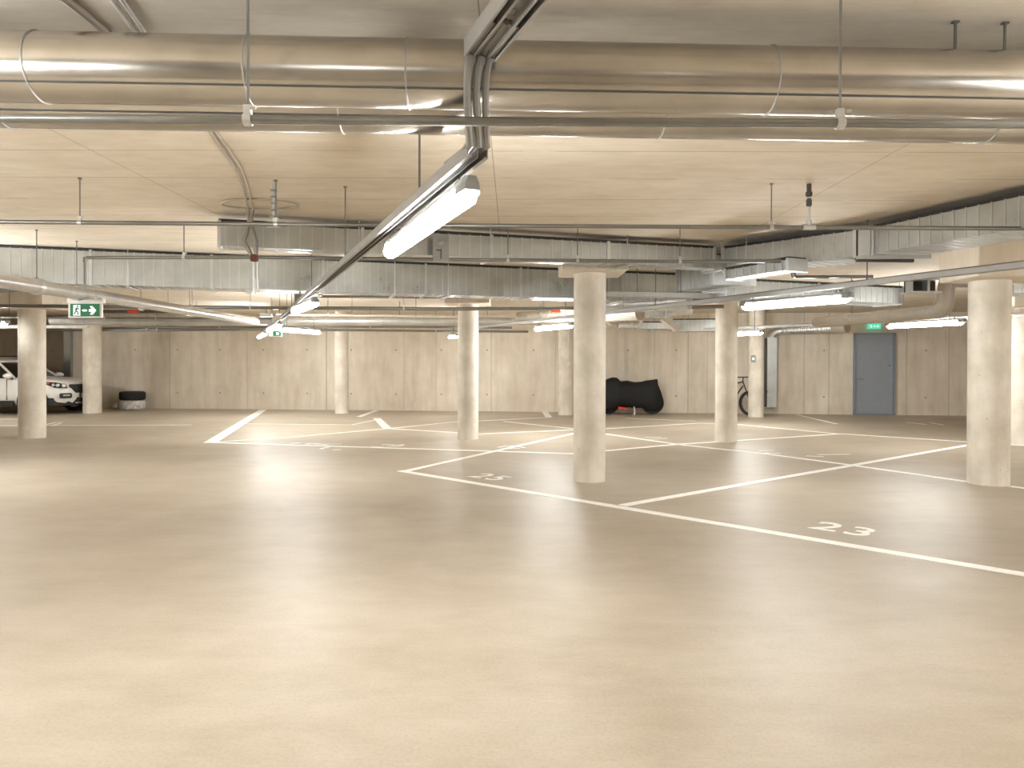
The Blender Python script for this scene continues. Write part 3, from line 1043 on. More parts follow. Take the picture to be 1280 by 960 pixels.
def bend_pipe(pts, r, label, mat='insul'):
    """round the corners"""
    out = [Vector(pts[0])]
    for i in range(1, len(pts) - 1):
        p, a, c = Vector(pts[i]), Vector(pts[i - 1]), Vector(pts[i + 1])
        R = r * 1.9
        u, v = (a - p).normalized(), (c - p).normalized()
        for k in range(7):
            f = k / 6
            out.append((p + u * R) * (1 - f) ** 2 + p * 2 * f * (1 - f) + (p + v * R) * f ** 2)
    out.append(Vector(pts[-1]))
    t = thing('insulated_pipe', label, 'pipe', pts[0], 'insulated beige pipes with bends')
    MB().tube(out, r, 20).build('pipe_run', mat, t, smooth=True)
    mb = MB()
    for i in range(1, len(pts)):
        a, c = Vector(pts[i - 1]), Vector(pts[i])
        L_ = (c - a).length
        for k in (.33, .66):
            if L_ > .8:
                if k < .5:
                    q_ = a.lerp(c, k)
                    MB().tube([q_ + z * r, Vector((q_.x, q_.y, HC))], .007, 6).build('hanger_rod', 'rod', t)
                MB().lathe([(r, -.012), (r + .004, -.01), (r + .004, .01), (r, .012)], a.lerp(c, k), c - a, 20).build('jacket_band', mat, t)
    return t


a = W(1020, 402.5, zi)
bq = W(1180, 387.5, zi)
bend_pipe([a, bq, bq + Vector((0.0, 0, .41)), bq + Vector((.50, .05, .41))], .078, 'front beige insulated pipe rising in a bend left of the near right column')
a2, b2 = a + Vector((.15, .35, 0)), bq + Vector((.24, .32, 0))
bend_pipe([a2, b2, b2 + Vector((0.0, 0, .40)), b2 + Vector((.40, .05, .40))], .078, 'rear beige insulated pipe bend closest to the near right column')

# far round duct along the back
t = round_duct(W(64, 401, 2.20), W(640, 401.5, 2.20), .09, 'far galvanised round duct along the back wall from the left column to centre',
               (175, 300, 350, 480, 600), rods=(90, 135, 245, 340, 410, 500, 610), mat='galv', seam=False, ext=0)
t = round_duct(W(650, 398, 2.20), W(800, 391, 2.16), .13, 'dull round duct with joints right of the middle column, partly behind the near column',
               (665, 690, 715, 775), rods=(680,), mat='insul', seam=False, ext=0)
t = round_duct(W(757, 381, 2.20), W(862, 376, 2.20), .13, 'bright spiral round duct beside the near middle column, under the channel',
               (785, 823, 838), rods=(800,), mat='galv', seam=False, ext=0)
rect_duct(W(802, 396, 2.20), W(842, 392, 2.20), .4, 2.20, 2.36, 'short bright duct box above the covered motorcycle', flanges=3, hangers=(.3,))
rect_duct(W(840, 414, 2.06), W(897, 413.5, 2.06), .6, 2.06, 2.32, 'galvanised duct box left of the bicycle column under the ceiling', flanges=2, hangers=(.3,))
rect_duct(W(797, 411, 2.10), W(845, 411, 2.10), .4, 2.10, 2.24, 'dark low duct box above the covered motorcycle, near the wall', flanges=3, hangers=(.3,))
MB()
o = MB().tube([D(830, 400, 13.1), Vector((D(830, 400, 13.1).x, 13.1, HC))], .008, 6).prism([D(827, 399, 13.0), D(838, 396, 13.0), D(851, 410, 13.0), D(851, 414, 13.0), D(846, 414, 13.0)], (0, .25, 0)).build('duct_bracket', 'insul')
recentre(o)
tag(o, 'slanted beige bracket plate beside the duct box above the motorcycle', 'bracket')
o = rect_duct(W(1262, 366, 2.2), W(1420, 366, 2.2), .5, 2.2, 2.4, 'duct seen right of the near right column at the photo edge', flanges=3)
# valve cluster
p = W(771, 411, 2.08)
t = thing('pipe_valve', 'grey ribbed valve body on a pipe bend above the motorcycle', 'valve', p)
c_ = D(781.5, 407, p.y)
MB().lathe([(.075, -.17), (.095, -.16), (.095, -.13), (.07, -.12), (.07, .12), (.095, .13), (.095, .16), (.075, .17)], c_, Vector((1, 0, 0)), 20).build('valve_body', 'galv', t, smooth=True)
MB().tube([c_ + Vector((-.15, 0, 0)), c_ + Vector((-.36, 0, 0)), c_ + Vector((-.42, 0, .06)), c_ + Vector((-.42, 0, .3))], .05, 14).build('pipe_bend', 'insul', t, smooth=True)
MB().tube([c_ + Vector((.15, 0, 0)), c_ + Vector((.28, 0, 0)), c_ + Vector((.34, 0, .06)), c_ + Vector((.34, 0, .35))], .055, 14).build('pipe_bend', 'insul', t, smooth=True)

for px_, py_ in ((-.05, 0), (.05, 0)):
    q_ = c_ + Vector((px_, 0, .08))
    MB().tube([q_, Vector((q_.x, q_.y, HC))], .008, 6).build('hanger_rod', 'rod', t)
# duct to the wall at right + vertical duct down the wall
wp = wallpt(962)
t = thing('wall_duct', 'galvanised duct dropping down the back wall right of the switch column', 'duct', Vector((wp.x, wp.y, .18)))
n_ = wnrm
c_ = wp + n_ * .12
ax = (wdir, n_, z)
MB().box(c_ + z * 1.08, (.24, .22, 1.8), ax).build('vertical_duct', 'duct', t)
mb = MB()
for k in range(7):
    mb.box(c_ + z * (.35 + k * .27), (.255, .235, .012), ax)
mb.build('seams', 'duct', t)
MB().box(c_ + z * 1.08 - wdir * .15, (.03, .2, 1.75), ax).build('dark_side_strip', 'dark_steel', t)
pts = [c_ + z * 1.95, c_ + z * 2.06 + wdir * .03, c_ + z * 2.13 + wdir * .14, c_ + z * 2.16 + wdir * .3 + n_ * .1, c_ + z * 2.17 + wdir * 1.15 + n_ * 1.2]
mb = MB().tube(pts[:4], .11, 16)
mb.build('elbow', 'galv', t, smooth=True)
flex = []
N = 46
for i in range(N + 1):
    flex.append(pts[3].lerp(pts[4], i / N))
MB().tube(flex, .13, 18, rs=[.132 if i % 2 else .118 for i in range(N + 1)]).build('flexible_hose', 'galv', t)
e_ = (pts[4] - pts[3]).normalized()
MB().tube([pts[4], pts[4] + e_ * .35], .14, 18).build('end_sleeve', 'insul', t, smooth=True)

# ------------------------------------------------------------------ plate on duct
pp = W(551, 327, 2.245)
t = thing('access_plate', 'grey steel plate with a latch on the shallow duct beside the big lamp', 'access plate', pp)
sdn = Vector((-(g1 - g0).normalized().y, (g1 - g0).normalized().x, 0))
gd = (g1 - g0).normalized()
MB().box(pp + z * .13, (.15, .012, .255), (gd, sdn, z)).build('plate', 'housing', t)
MB().lathe([(.03, 0), (.034, .01), (.02, .022)], pp + z * .165 - sdn * .006, -sdn, 16).box(pp + z * .165 - sdn * .03, (.07, .012, .014), (gd, sdn, z)).build('latch_knob', 'rail', t)
MB().box(pp + z * .07 - sdn * .008, (.012, .006, .09), (gd, sdn, z)).box(pp + z * .105 - sdn * .008 - gd * .02, (.05, .006, .012), (gd, sdn, z)).build('latch_mark', 'dark_steel', t)


# ------------------------------------------------------------------ cables on the ceiling
def cable(pts, r, label, mat='conduit', group='cables fixed to the ceiling', name='ceiling_cable'):
    o = MB().tube(pts, r, 8).build(name, mat, smooth=True)
    recentre(o)
    return tag(o, label, 'cable', group)


zc = HC - .012
cp = [(225, 100), (245, 135), (263, 165), (280, 188), (293, 207), (303, 232), (310, 262)]
cable([W(x, y, zc) for x, y in cp], .0085, 'left cable of the pair curving over the ceiling behind the round ducts')
cable([W(x + 6, y - 1, zc) for x, y in cp], .0085, 'right cable of the pair curving over the ceiling behind the round ducts')
cable([W(76, -6, zc), W(96, 10, zc), W(134, 41, zc), W(160, 62, zc)], .017, 'broad dull conduit at the top left corner of the ceiling')
cable([W(136, -6, zc), W(152, 16, zc), W(170, 42, zc), W(184, 62, zc)], .009, 'left pale conduit of the close pair at the top left of the ceiling', 'white_pipe')
cable([W(148, -6, zc), W(163, 15, zc), W(181, 42, zc), W(196, 62, zc)], .009, 'right pale conduit of the close pair at the top left of the ceiling', 'white_pipe')
# loop
lc = W(324, 255.5, zc)
ring_pts = []
for k in range(33):
    a = k / 32 * 2 * PI
    ring_pts.append(lc + Vector((.31 * math.cos(a) * (1 + .05 * math.sin(3 * a)), .19 * math.sin(a), 0)))
cable(ring_pts, .008, 'oval cable loop stapled to the ceiling above the shallow duct end', 'conduit')
# drop to the long duct
ce = W(312, 262, zc)
t = thing('cable_drop', 'bundle of cables dropping from the ceiling loop in front of the long duct', 'cable', ce)
for k, (ox, oy) in enumerate(((-.03, 0), (-.01, .02), (.012, .0), (.032, .015))):
    q = W(322, 318, 2.47)
    pts = [ce + Vector((ox, oy, 0)), ce + Vector((ox * .6 + .0, oy, -.06)), Vector((ce.x + ox * .4 + .01, ce.y - .02 + oy, 2.48)),
           Vector((ce.x + ox * 1.3 + (.03 if k > 1 else -.02), ce.y - .03 + oy, 2.34)), Vector((ce.x + ox * .6 + .05, ce.y - .03 + oy, 2.19))]
    MB().tube(pts, .009, 8).build('cable', 'cable' if k % 2 else 'conduit', t, smooth=True)
pe_ = Vector((ce.x + .05, ce.y - .03, 2.19))
MB().lathe([(.02, -.03), (.034, -.025), (.034, .02), (.02, .03)], pe_, z, 10).build('gland', 'rust', t, label='reddish brown cable gland')
MB().box(pe_ + Vector((0, 0, -.17)), (.018, .03, .27)).box(pe_ + Vector((.03, 0, -.15)), (.012, .02, .24)).build('clamp_bars', 'galv', t)

# red valve and orange valve
p = W(167, 389, 2.12)
t = thing('red_valve', 'small red valve hanging on the pipes right of the exit sign', 'valve', p)
MB().box(p + z * .0, (.17, .08, .05)).build('valve_body', 'red', t, bevel=.015)
MB().lathe([(.045, -.03), (.05, 0), (.045, .03)], p + z * .03 + Vector((.13, 0, .02)), Vector((0, 1, 0)), 14).build('coupling', 'galv', t, smooth=True)
p = W(695, 389, 2.2)
o = MB().box(p, (.16, .08, .06)).build('orange_valve', 'red', bevel=.012)
recentre(o)
tag(o, 'tiny orange valve among the pipes just left of the near middle column', 'valve')


# junction boxes on rail
def jbox(px, py, zz, w, h, label):
    p = W(px, py, zz)
    t = thing('junction_box', label, 'junction box', p, 'small junction boxes near the rails')
    MB().box(p, (w, .1, h)).build('box_body', 'sign_body', t, bevel=.006)
    MB().box(p + Vector((0, -.052, 0)), (w * .86, .006, h * .7)).build('lid', 'housing', t)
    MB().tube([p + Vector((w / 2, 0, 0)), p + Vector((w / 2 + .04, 0, 0))], .014, 8).tube([p + z * h / 2, Vector((p.x, p.y, p.z + h / 2 + .08))], .01, 8).build('gland', 'rod', t)
    return t


jbox(392, 369.5, 2.12, .13, .045, 'pale junction box on the central rail above its second lamp')
jbox(333.5, 394, 2.18, .22, .06, 'pale junction box left of the central rail beyond the sloping pipe')
jbox(375, 373, 2.12, .12, .12, 'grey bracket box hanging below the long rectangular duct left of the rail')


# ------------------------------------------------------------------ exit signs
def face_axes(p):
    return Vector((1, 0, 0)), Vector((0, 1, 0)), z


t = thing('exit_sign', 'green exit sign with white running figure and arrow under the sloping pipe', 'exit sign', D(106, 398, 7.95))
dS = 7.95
P = lambda x, y, dd=0: D(x, y, dS + dd)


def pr(mb, pts, th, dd=0.0):
    """plate in front of the sign; pts in photo coords, thickness th"""
    mb.prism([P(x, y, dd) for x, y in pts], (0, th, 0))


mb = MB()
pr(mb, [(85.5, 377), (127, 377), (127, 397.2), (85.5, 397.2)], .03, .012)
pr(mb, [(83.6, 372.8), (128, 372.8), (128, 378.4), (83.6, 378.4)], .06, -.004)
mb.build('housing', 'sign_body', t)
mb = MB()
pr(mb, [(87.6, 379.8), (124, 379.8), (124, 395.4), (87.6, 395.4)], .008, .004)
mb.build('green_panel', 'green', t)
mb = MB()
pr(mb, [(91.6, 381.3), (100.2, 381.3), (100.2, 394.4), (91.6, 394.4)], .003, .0005)
pr(mb, [(102.3, 387.6), (104.5, 386.6), (108.6, 387), (108.6, 389), (104.5, 389.4), (102.3, 388.4)], .003, .0005)
pr(mb, [(111.0, 386.4), (114.5, 386.4), (112.0, 382.6), (115.4, 382.6), (120.2, 388), (115.8, 393.2), (112.4, 393.2), (114.5, 389.6), (111.0, 389.6)], .003, .0005)
mb.build('white_symbols', 'exit_white', t)
mb = MB()
fig = [[(96.2, 384.2), (94.8, 388.6)], [(96.2, 385.2), (98.6, 386.6)], [(96, 385), (93.6, 387.2)], [(94.8, 388.4), (97.6, 390.4), (97.0, 393.6)], [(94.8, 388.6), (93.6, 391), (92.4, 393)]]
for s_ in fig:
    for u, v in zip(s_[:-1], s_[1:]):
        dx, dy = v[0] - u[0], v[1] - u[1]
        l_ = math.hypot(dx, dy)
        nx, ny = -dy / l_ * .65, dx / l_ * .65
        pr(mb, [(u[0] + nx, u[1] + ny), (u[0] - nx, u[1] - ny), (v[0] - nx, v[1] - ny), (v[0] + nx, v[1] + ny)], .003, -.0028)
pr(mb, [(96.8 + 1.1 * math.cos(k * PI / 4), 382.9 + 1.1 * math.sin(k * PI / 4)) for k in range(8)], .003, -.0028)
mb.build('running_figure', 'green', t)
for xx in (92, 120):
    q = P(xx, 373.5, .02)
    MB().tube([q, q + z * .10], .004, 6).build('mounting_strap', 'rod', t)

dS = wallpt(1093).y - .12
t = thing('exit_sign', 'small lit green exit sign on the wall above the grey door', 'exit sign', D(1093, 411, dS))
mb = MB()
pr(mb, [(1085.5, 404.6), (1101.2, 404.6), (1101.2, 410.8), (1085.5, 410.8)], .06, 0)
mb.build('sign_panel', 'teal', t)
mb = MB()
pr(mb, [(1088, 406), (1090.2, 406), (1090.2, 409.6), (1088, 409.6)], .003, -.004)
pr(mb, [(1092, 407.2), (1095, 407.2), (1095, 408.4), (1092, 408.4)], .003, -.004)
pr(mb, [(1096.4, 406), (1099.4, 407.8), (1096.4, 409.6)], .003, -.004)
mb.build('white_symbols', 'exit_white', t)
dS = 14.6
t = thing('exit_sign', 'small green exit sign in a pale housing under the far end of the central rail', 'exit sign', D(345, 421, dS))
mb = MB()
pr(mb, [(335.8, 413), (352, 413), (352, 420.6), (335.8, 420.6)], .05, .01)
mb.build('housing', 'sign_body', t)
mb = MB()
pr(mb, [(341.5, 413.8), (351.3, 413.8), (351.3, 420), (341.5, 420)], .01, 0)
mb.build('green_panel', 'green', t)
mb = MB()
pr(mb, [(345.2, 415.6), (348.4, 415.6), (348.4, 418.4), (345.2, 418.4)], .003, -.004)
mb.build('white_symbols', 'exit_white', t)
q = P(343, 413.2, .035)
MB().tube([q, Vector((q.x, q.y, 2.13))], .005, 6).build('mounting_strap', 'rod', t)

# ------------------------------------------------------------------ door
dl, dr = wallpt(1066), wallpt(1118.5)
dw = (dr - dl).length
dh = D(1092, 416.3, (dl.y + dr.y) / 2).z
t = bpy.data.objects.new('door_1', None)
scene.collection.objects.link(t)
t.location = (dl + dr) / 2
struct(t)
wang = math.atan2(wdir.y, wdir.x)
axw = (wdir, -wnrm, z)
cd = (dl + dr) / 2
fw = .055
MB().box(cd - wdir * (dw / 2 - fw / 2) + wnrm * .03 + z * dh / 2, (fw, .06, dh), axw).box(
    cd + wdir * (dw / 2 - fw / 2) + wnrm * .03 + z * dh / 2, (fw, .06, dh), axw).box(
    cd + wnrm * .03 + z * (dh - fw / 2), (dw, .06, fw), axw).box(cd + wnrm * .03 + z * .02, (dw, .06, .04), axw).build('door_frame', 'door_frame', t)
MB().box(cd + wnrm * .018 + z * (dh / 2), (dw - fw * 2 - .012, .03, dh - fw - .05), axw).build('door_leaf', 'door', t)
hp = cd - wdir * (dw / 2 - fw - .06) + wnrm * .034 + z * (D(1072, 447, cd.y).z * 0 + 1.0)
hz = D(1072, 456.5, cd.y).z
hz = D(1072, 473.5, cd.y).z
hp.z = hz
MB().tube([hp, hp + wnrm * .05, hp + wnrm * .055 + wdir * .11], .010, 8).lathe([(.026, 0), (.026, .008)], hp, wnrm, 16).build('door_handle', 'chrome', t)
hq = cd + wdir * (dw / 2 - fw - .09) + wnrm * .034
hq.z = D(1110, 457, cd.y).z
MB().lathe([(.02, 0), (.02, .01)], hq, wnrm, 12).build('lock_plug', 'dark_steel', t)
MB().box(cd + wdir * .0 + wnrm * .01 + z * (dh + .05), (.03, .02, .07), axw).build('cable_stub', 'sign_body', t)

# wall conduits, switch
wp = wallpt(779) + wnrm * .03
o = MB().box(wp + z * ((HC + .85) / 2), (.06, .05, HC - .85), axw).build('wall_conduit', 'white_pipe')
recentre(o)
tag(o, 'pale vertical conduit on the back wall above the covered motorcycle', 'conduit')
p = c9.location + Vector((.05, -.21, 0))
t = thing('column_conduit', 'thin conduit with a small box running down the far column left of the near one', 'conduit', p + z * 1.3)
MB().tube([p + z * 1.3, p + z * 2.7], .016, 8).build('conduit', 'white_pipe', t)
MB().box(p + z * 1.28, (.07, .05, .09)).build('end_box', 'sign_body', t)
p = c8.location + Vector((-.13, -.17, 0))
p.z = D(938, 448.5, p.y).z
t = thing('wall_switch', 'small grey switch on the far right column', 'switch', p)
MB().box(p, (.10, .05, .17)).build('switch_body', 'housing', t, bevel=.006)
MB().box(p + Vector((-.01, -.028, .0)), (.05, .01, .06)).build('rocker', 'exit_white', t)
# upright galvanised profile at the recess corner
wp = wallpt(87) + wnrm * .05
o = MB().box(wp + z * HC / 2, (.21, .10, HC - .02), axw).box(wp + z * HC / 2 + wdir * .105 + wnrm * .05, (.02, .02, HC - .02), axw).build('corner_profile', 'duct')
recentre(o)
tag(o, 'upright galvanised profile on the wall corner behind the car bonnet', 'profile')


# ------------------------------------------------------------------ tyres
def tyre_mesh(c, R, wd, n=36):
    prof = [(R * .62, 0), (R * .80, -.0), (R * .95, wd * .06), (R, wd * .22), (R, wd * .78), (R * .95, wd * .94), (R * .80, wd), (R * .62, wd), (R * .60, wd * .5)]
    a = []
    for j in range(n):
        th = 2 * PI * j / n
        a.append([c + Vector((r * math.cos(th), r * math.sin(th), h)) for r, h in prof])
    mb = MB()
    a.append(a[0])
    mb.loft(a, closed=True, cap=False)
    return mb


tb = W(168, 509.5, 0)
wy = wallpt(177)
tb = wy + wnrm * .42
R = .33
o = tyre_mesh(Vector((0, 0, 0)), R * 1.02, .255)
for v in o.v:
    v += Vector((random.uniform(-.006, .006), random.uniform(-.006, .006), random.uniform(-.004, .004)))
o = o.build('wrapped_tyre', 'bag', smooth=True)
o.location = tb
tag(o, 'tyre wrapped in pale plastic, lower one of the stack against the back wall', 'tyre', 'two tyres stacked by the wall')
t = thing('tyre', 'bare black tyre lying on top of the plastic wrapped one by the wall', 'tyre', tb + z * .257, 'two tyres stacked by the wall')
tyre_mesh(tb + z * .257, R, .24).build('tread', 'rubber', t, smooth=True)
MB().lathe([(R * .62, .06), (R * .6, .1), (.08, .12), (.08, .16), (R * .6, .17)], tb + z * .257, z, 28).build('rim', 'black_plastic', t, smooth=True)
bp = tb + Vector((-.42, -.02, 0))
rings = []
for k in range(7):
    f = k / 6
    rr_ = .11 * math.sin(PI * min(.97, max(.12, f)) ** .8)
    rings.append([bp + Vector((rr_ * math.cos(j / 14 * 2 * PI) * (1 + .12 * math.sin(3 * j)), rr_ * math.sin(j / 14 * 2 * PI), .17 * f)) for j in range(14)])
o = MB().loft(rings).build('plastic_bag', 'bag', smooth=True)
recentre(o)
tag(o, 'small crumpled pale plastic bag left of the tyre stack', 'bag')

# ------------------------------------------------------------------ covered motorcycle
mw = wallpt(790) + wnrm * .55
md = mw.y
gz = lambda x, y: D(x, y, md)
t = thing('covered_motorcycle', 'motorcycle under a black cover parked along the back wall', 'motorcycle', Vector((mw.x, md, 0)))
st = [(732, 492, 505, .10), (737, 484, 511, .22), (746, 478, 513.5, .27), (757, 474.5, 514, .31), (765, 471.6, 513, .33), (771, 472, 510.5, .34), (776, 476.6, 509, .31),
      (784, 475.6, 509, .25), (793, 477.6, 510, .24), (802, 477, 510, .22), (807, 475.6, 513, .20), (812, 475.0, 514.5, .19), (818, 474.2, 514.8, .17), (821.6, 473.6, 514, .13), (822.4, 480, 513.5, .13), (826, 489, 511.5, .11), (829, 499, 508, .06)]
rings = []
for i, (x, yt, yb, hw) in enumerate(st):
    top, bot = gz(x, yt), gz(x, yb)
    zt_, zb_ = top.z, max(bot.z, .04)
    rg = []
    for j in range(20):
        a = j / 20 * 2 * PI
        cx, sz = math.sin(a), math.cos(a)
        f = (sz + 1) / 2
        wid = hw * (abs(cx) ** .8) * (1.15 - .35 * f) * (1 + .08 * math.sin(i * 2.1 + j * 1.7))
        rg.append(Vector((top.x, md + (wid if cx > 0 else -wid), zb_ + (zt_ - zb_) * f)))
    rings.append(rg)
MB().loft(rings).build('cover', 'cover', t, smooth=True)


def wheel(c, axis, R, wd, t, spokes=5, rim='alloy', bike=False):
    ax_ = Vector(axis).normalized()
    tr_ = .16 if not bike else .07
    mb = MB()
    rings = []
    a = ax_.orthogonal().normalized()
    b_ = ax_.cross(a)
    n = 36
    prof = [(R * (1 - 2 * tr_), -wd * .4), (R * (1 - tr_), -wd / 2), (R, -wd * .36), (R, wd * .36), (R * (1 - tr_), wd / 2), (R * (1 - 2 * tr_), wd * .4)]
    for j in range(n + 1):
        th = 2 * PI * j / n
        rd = a * math.cos(th) + b_ * math.sin(th)
        rings.append([c + rd * r + ax_ * h for r, h in prof])
    mb.loft(rings, closed=True, cap=False)
    w_ = mb.build('wheel', 'rubber', t, smooth=True)
    mb = MB()
    Ri = R * (1 - 2 * tr_)
    rings = []
    for j in range(n + 1):
        th = 2 * PI * j / n
        rd = a * math.cos(th) + b_ * math.sin(th)
        rings.append([c + rd * r + ax_ * h for r, h in ((Ri * 1.02, -wd * .3), (Ri * 1.02, wd * .3), (Ri * .9, wd * .3), (Ri * .9, -wd * .3))])
    mb.loft(rings, closed=True, cap=False)
    for k in range(spokes):
        th = 2 * PI * k / spokes
        rd = a * math.cos(th) + b_ * math.sin(th)
        tg = ax_.cross(rd)
        sw = .05 if not bike else .004
        mb.box(c + rd * Ri * .5, (Ri * .95, sw, wd * .35 if not bike else .004), (rd, tg, ax_))
    mb.lathe([(.05 if not bike else .02, -wd * .35), (.05 if not bike else .02, wd * .35)], c, ax_, 14)
    mb.build('rim', rim, w_, smooth=False)
    return w_


for px in (760, 815.5):
    q = gz(px, 503)
    wheel(Vector((q.x, md, .29)), (0, 1, 0), .285, .13, t, 6, 'alloy')
q = gz(781, 509.5)
MB().prism([gz(771, 507.5), gz(779, 508.5), gz(784, 510.6), gz(771, 510.8)], (0, -.30, 0)).build('fairing', 'red', t, label='red lower fairing')
q = gz(791, 510)
MB().tube([Vector((q.x, md - .2, .20)), Vector((q.x, md - .30, .0))], .018, 8).build('stand', 'white_pipe', t)

# ------------------------------------------------------------------ bicycle
bw = wallpt(922) + wnrm * .55
t = thing('bicycle', 'black bicycle leaning at the back wall, mostly hidden behind a column', 'bicycle', Vector((bw.x, bw.y, 0)))
ba = Vector((math.cos(math.radians(52)), -math.sin(math.radians(52)), 0))      # forward
bx = bw
bs = Vector((-ba.y, ba.x, 0))
BR = .31
fc = bx + ba * .22 + z * BR
rc = bx - ba * .80 + z * BR
wheel(fc, bs, BR, .05, t, 12, 'black_plastic', True)
wheel(rc, bs, BR, .05, t, 12, 'black_plastic', True)
bb = bx - ba * .36 + z * .27
st_ = bx - ba * .50 + z * .80
hd = bx + ba * .02 + z * .84
mb = MB()
for u, v in ((bb, st_), (bb, hd - z * .1), (st_ - z * .05, hd), (rc, bb), (rc, st_ - z * .08)):
    mb.tube([u, v], .017, 8)
mb.build('frame', 'black_plastic', t, smooth=True)
MB().tube([hd + z * .04 - ba * .01, hd, fc + ba * -.04 + z * .15, fc], .016, 8).build('fork', 'black_plastic', t, smooth=True)
MB().tube([st_, st_ + z * .12], .014, 8).box(st_ + z * .14, (.26, .12, .05), (ba, bs, z)).build('saddle', 'black_plastic', t, bevel=.015)
hb = hd + z * .12
MB().tube([hd, hb], .014, 8).tube([hb - bs * .28 - ba * .08, hb - bs * .2, hb, hb + bs * .2, hb + bs * .28 - ba * .08], .013, 8).build('handlebar', 'black_plastic', t, smooth=True)
mb = MB().lathe([(.09, -.006), (.09, .006)], bb, bs, 20)
mb.box(bb + ba * .08 - z * .04 + bs * .05, (.17, .012, .02), (ba, bs, z)).box(bb - ba * .08 + z * .04 - bs * .05, (.17, .012, .02), (ba, bs, z))
mb.build('crankset', 'dark_steel', t)
MB().tube([rc + bs * .03, rc + bs * .16 - z * (BR - .002)], .01, 6).build('kickstand', 'dark_steel', t)


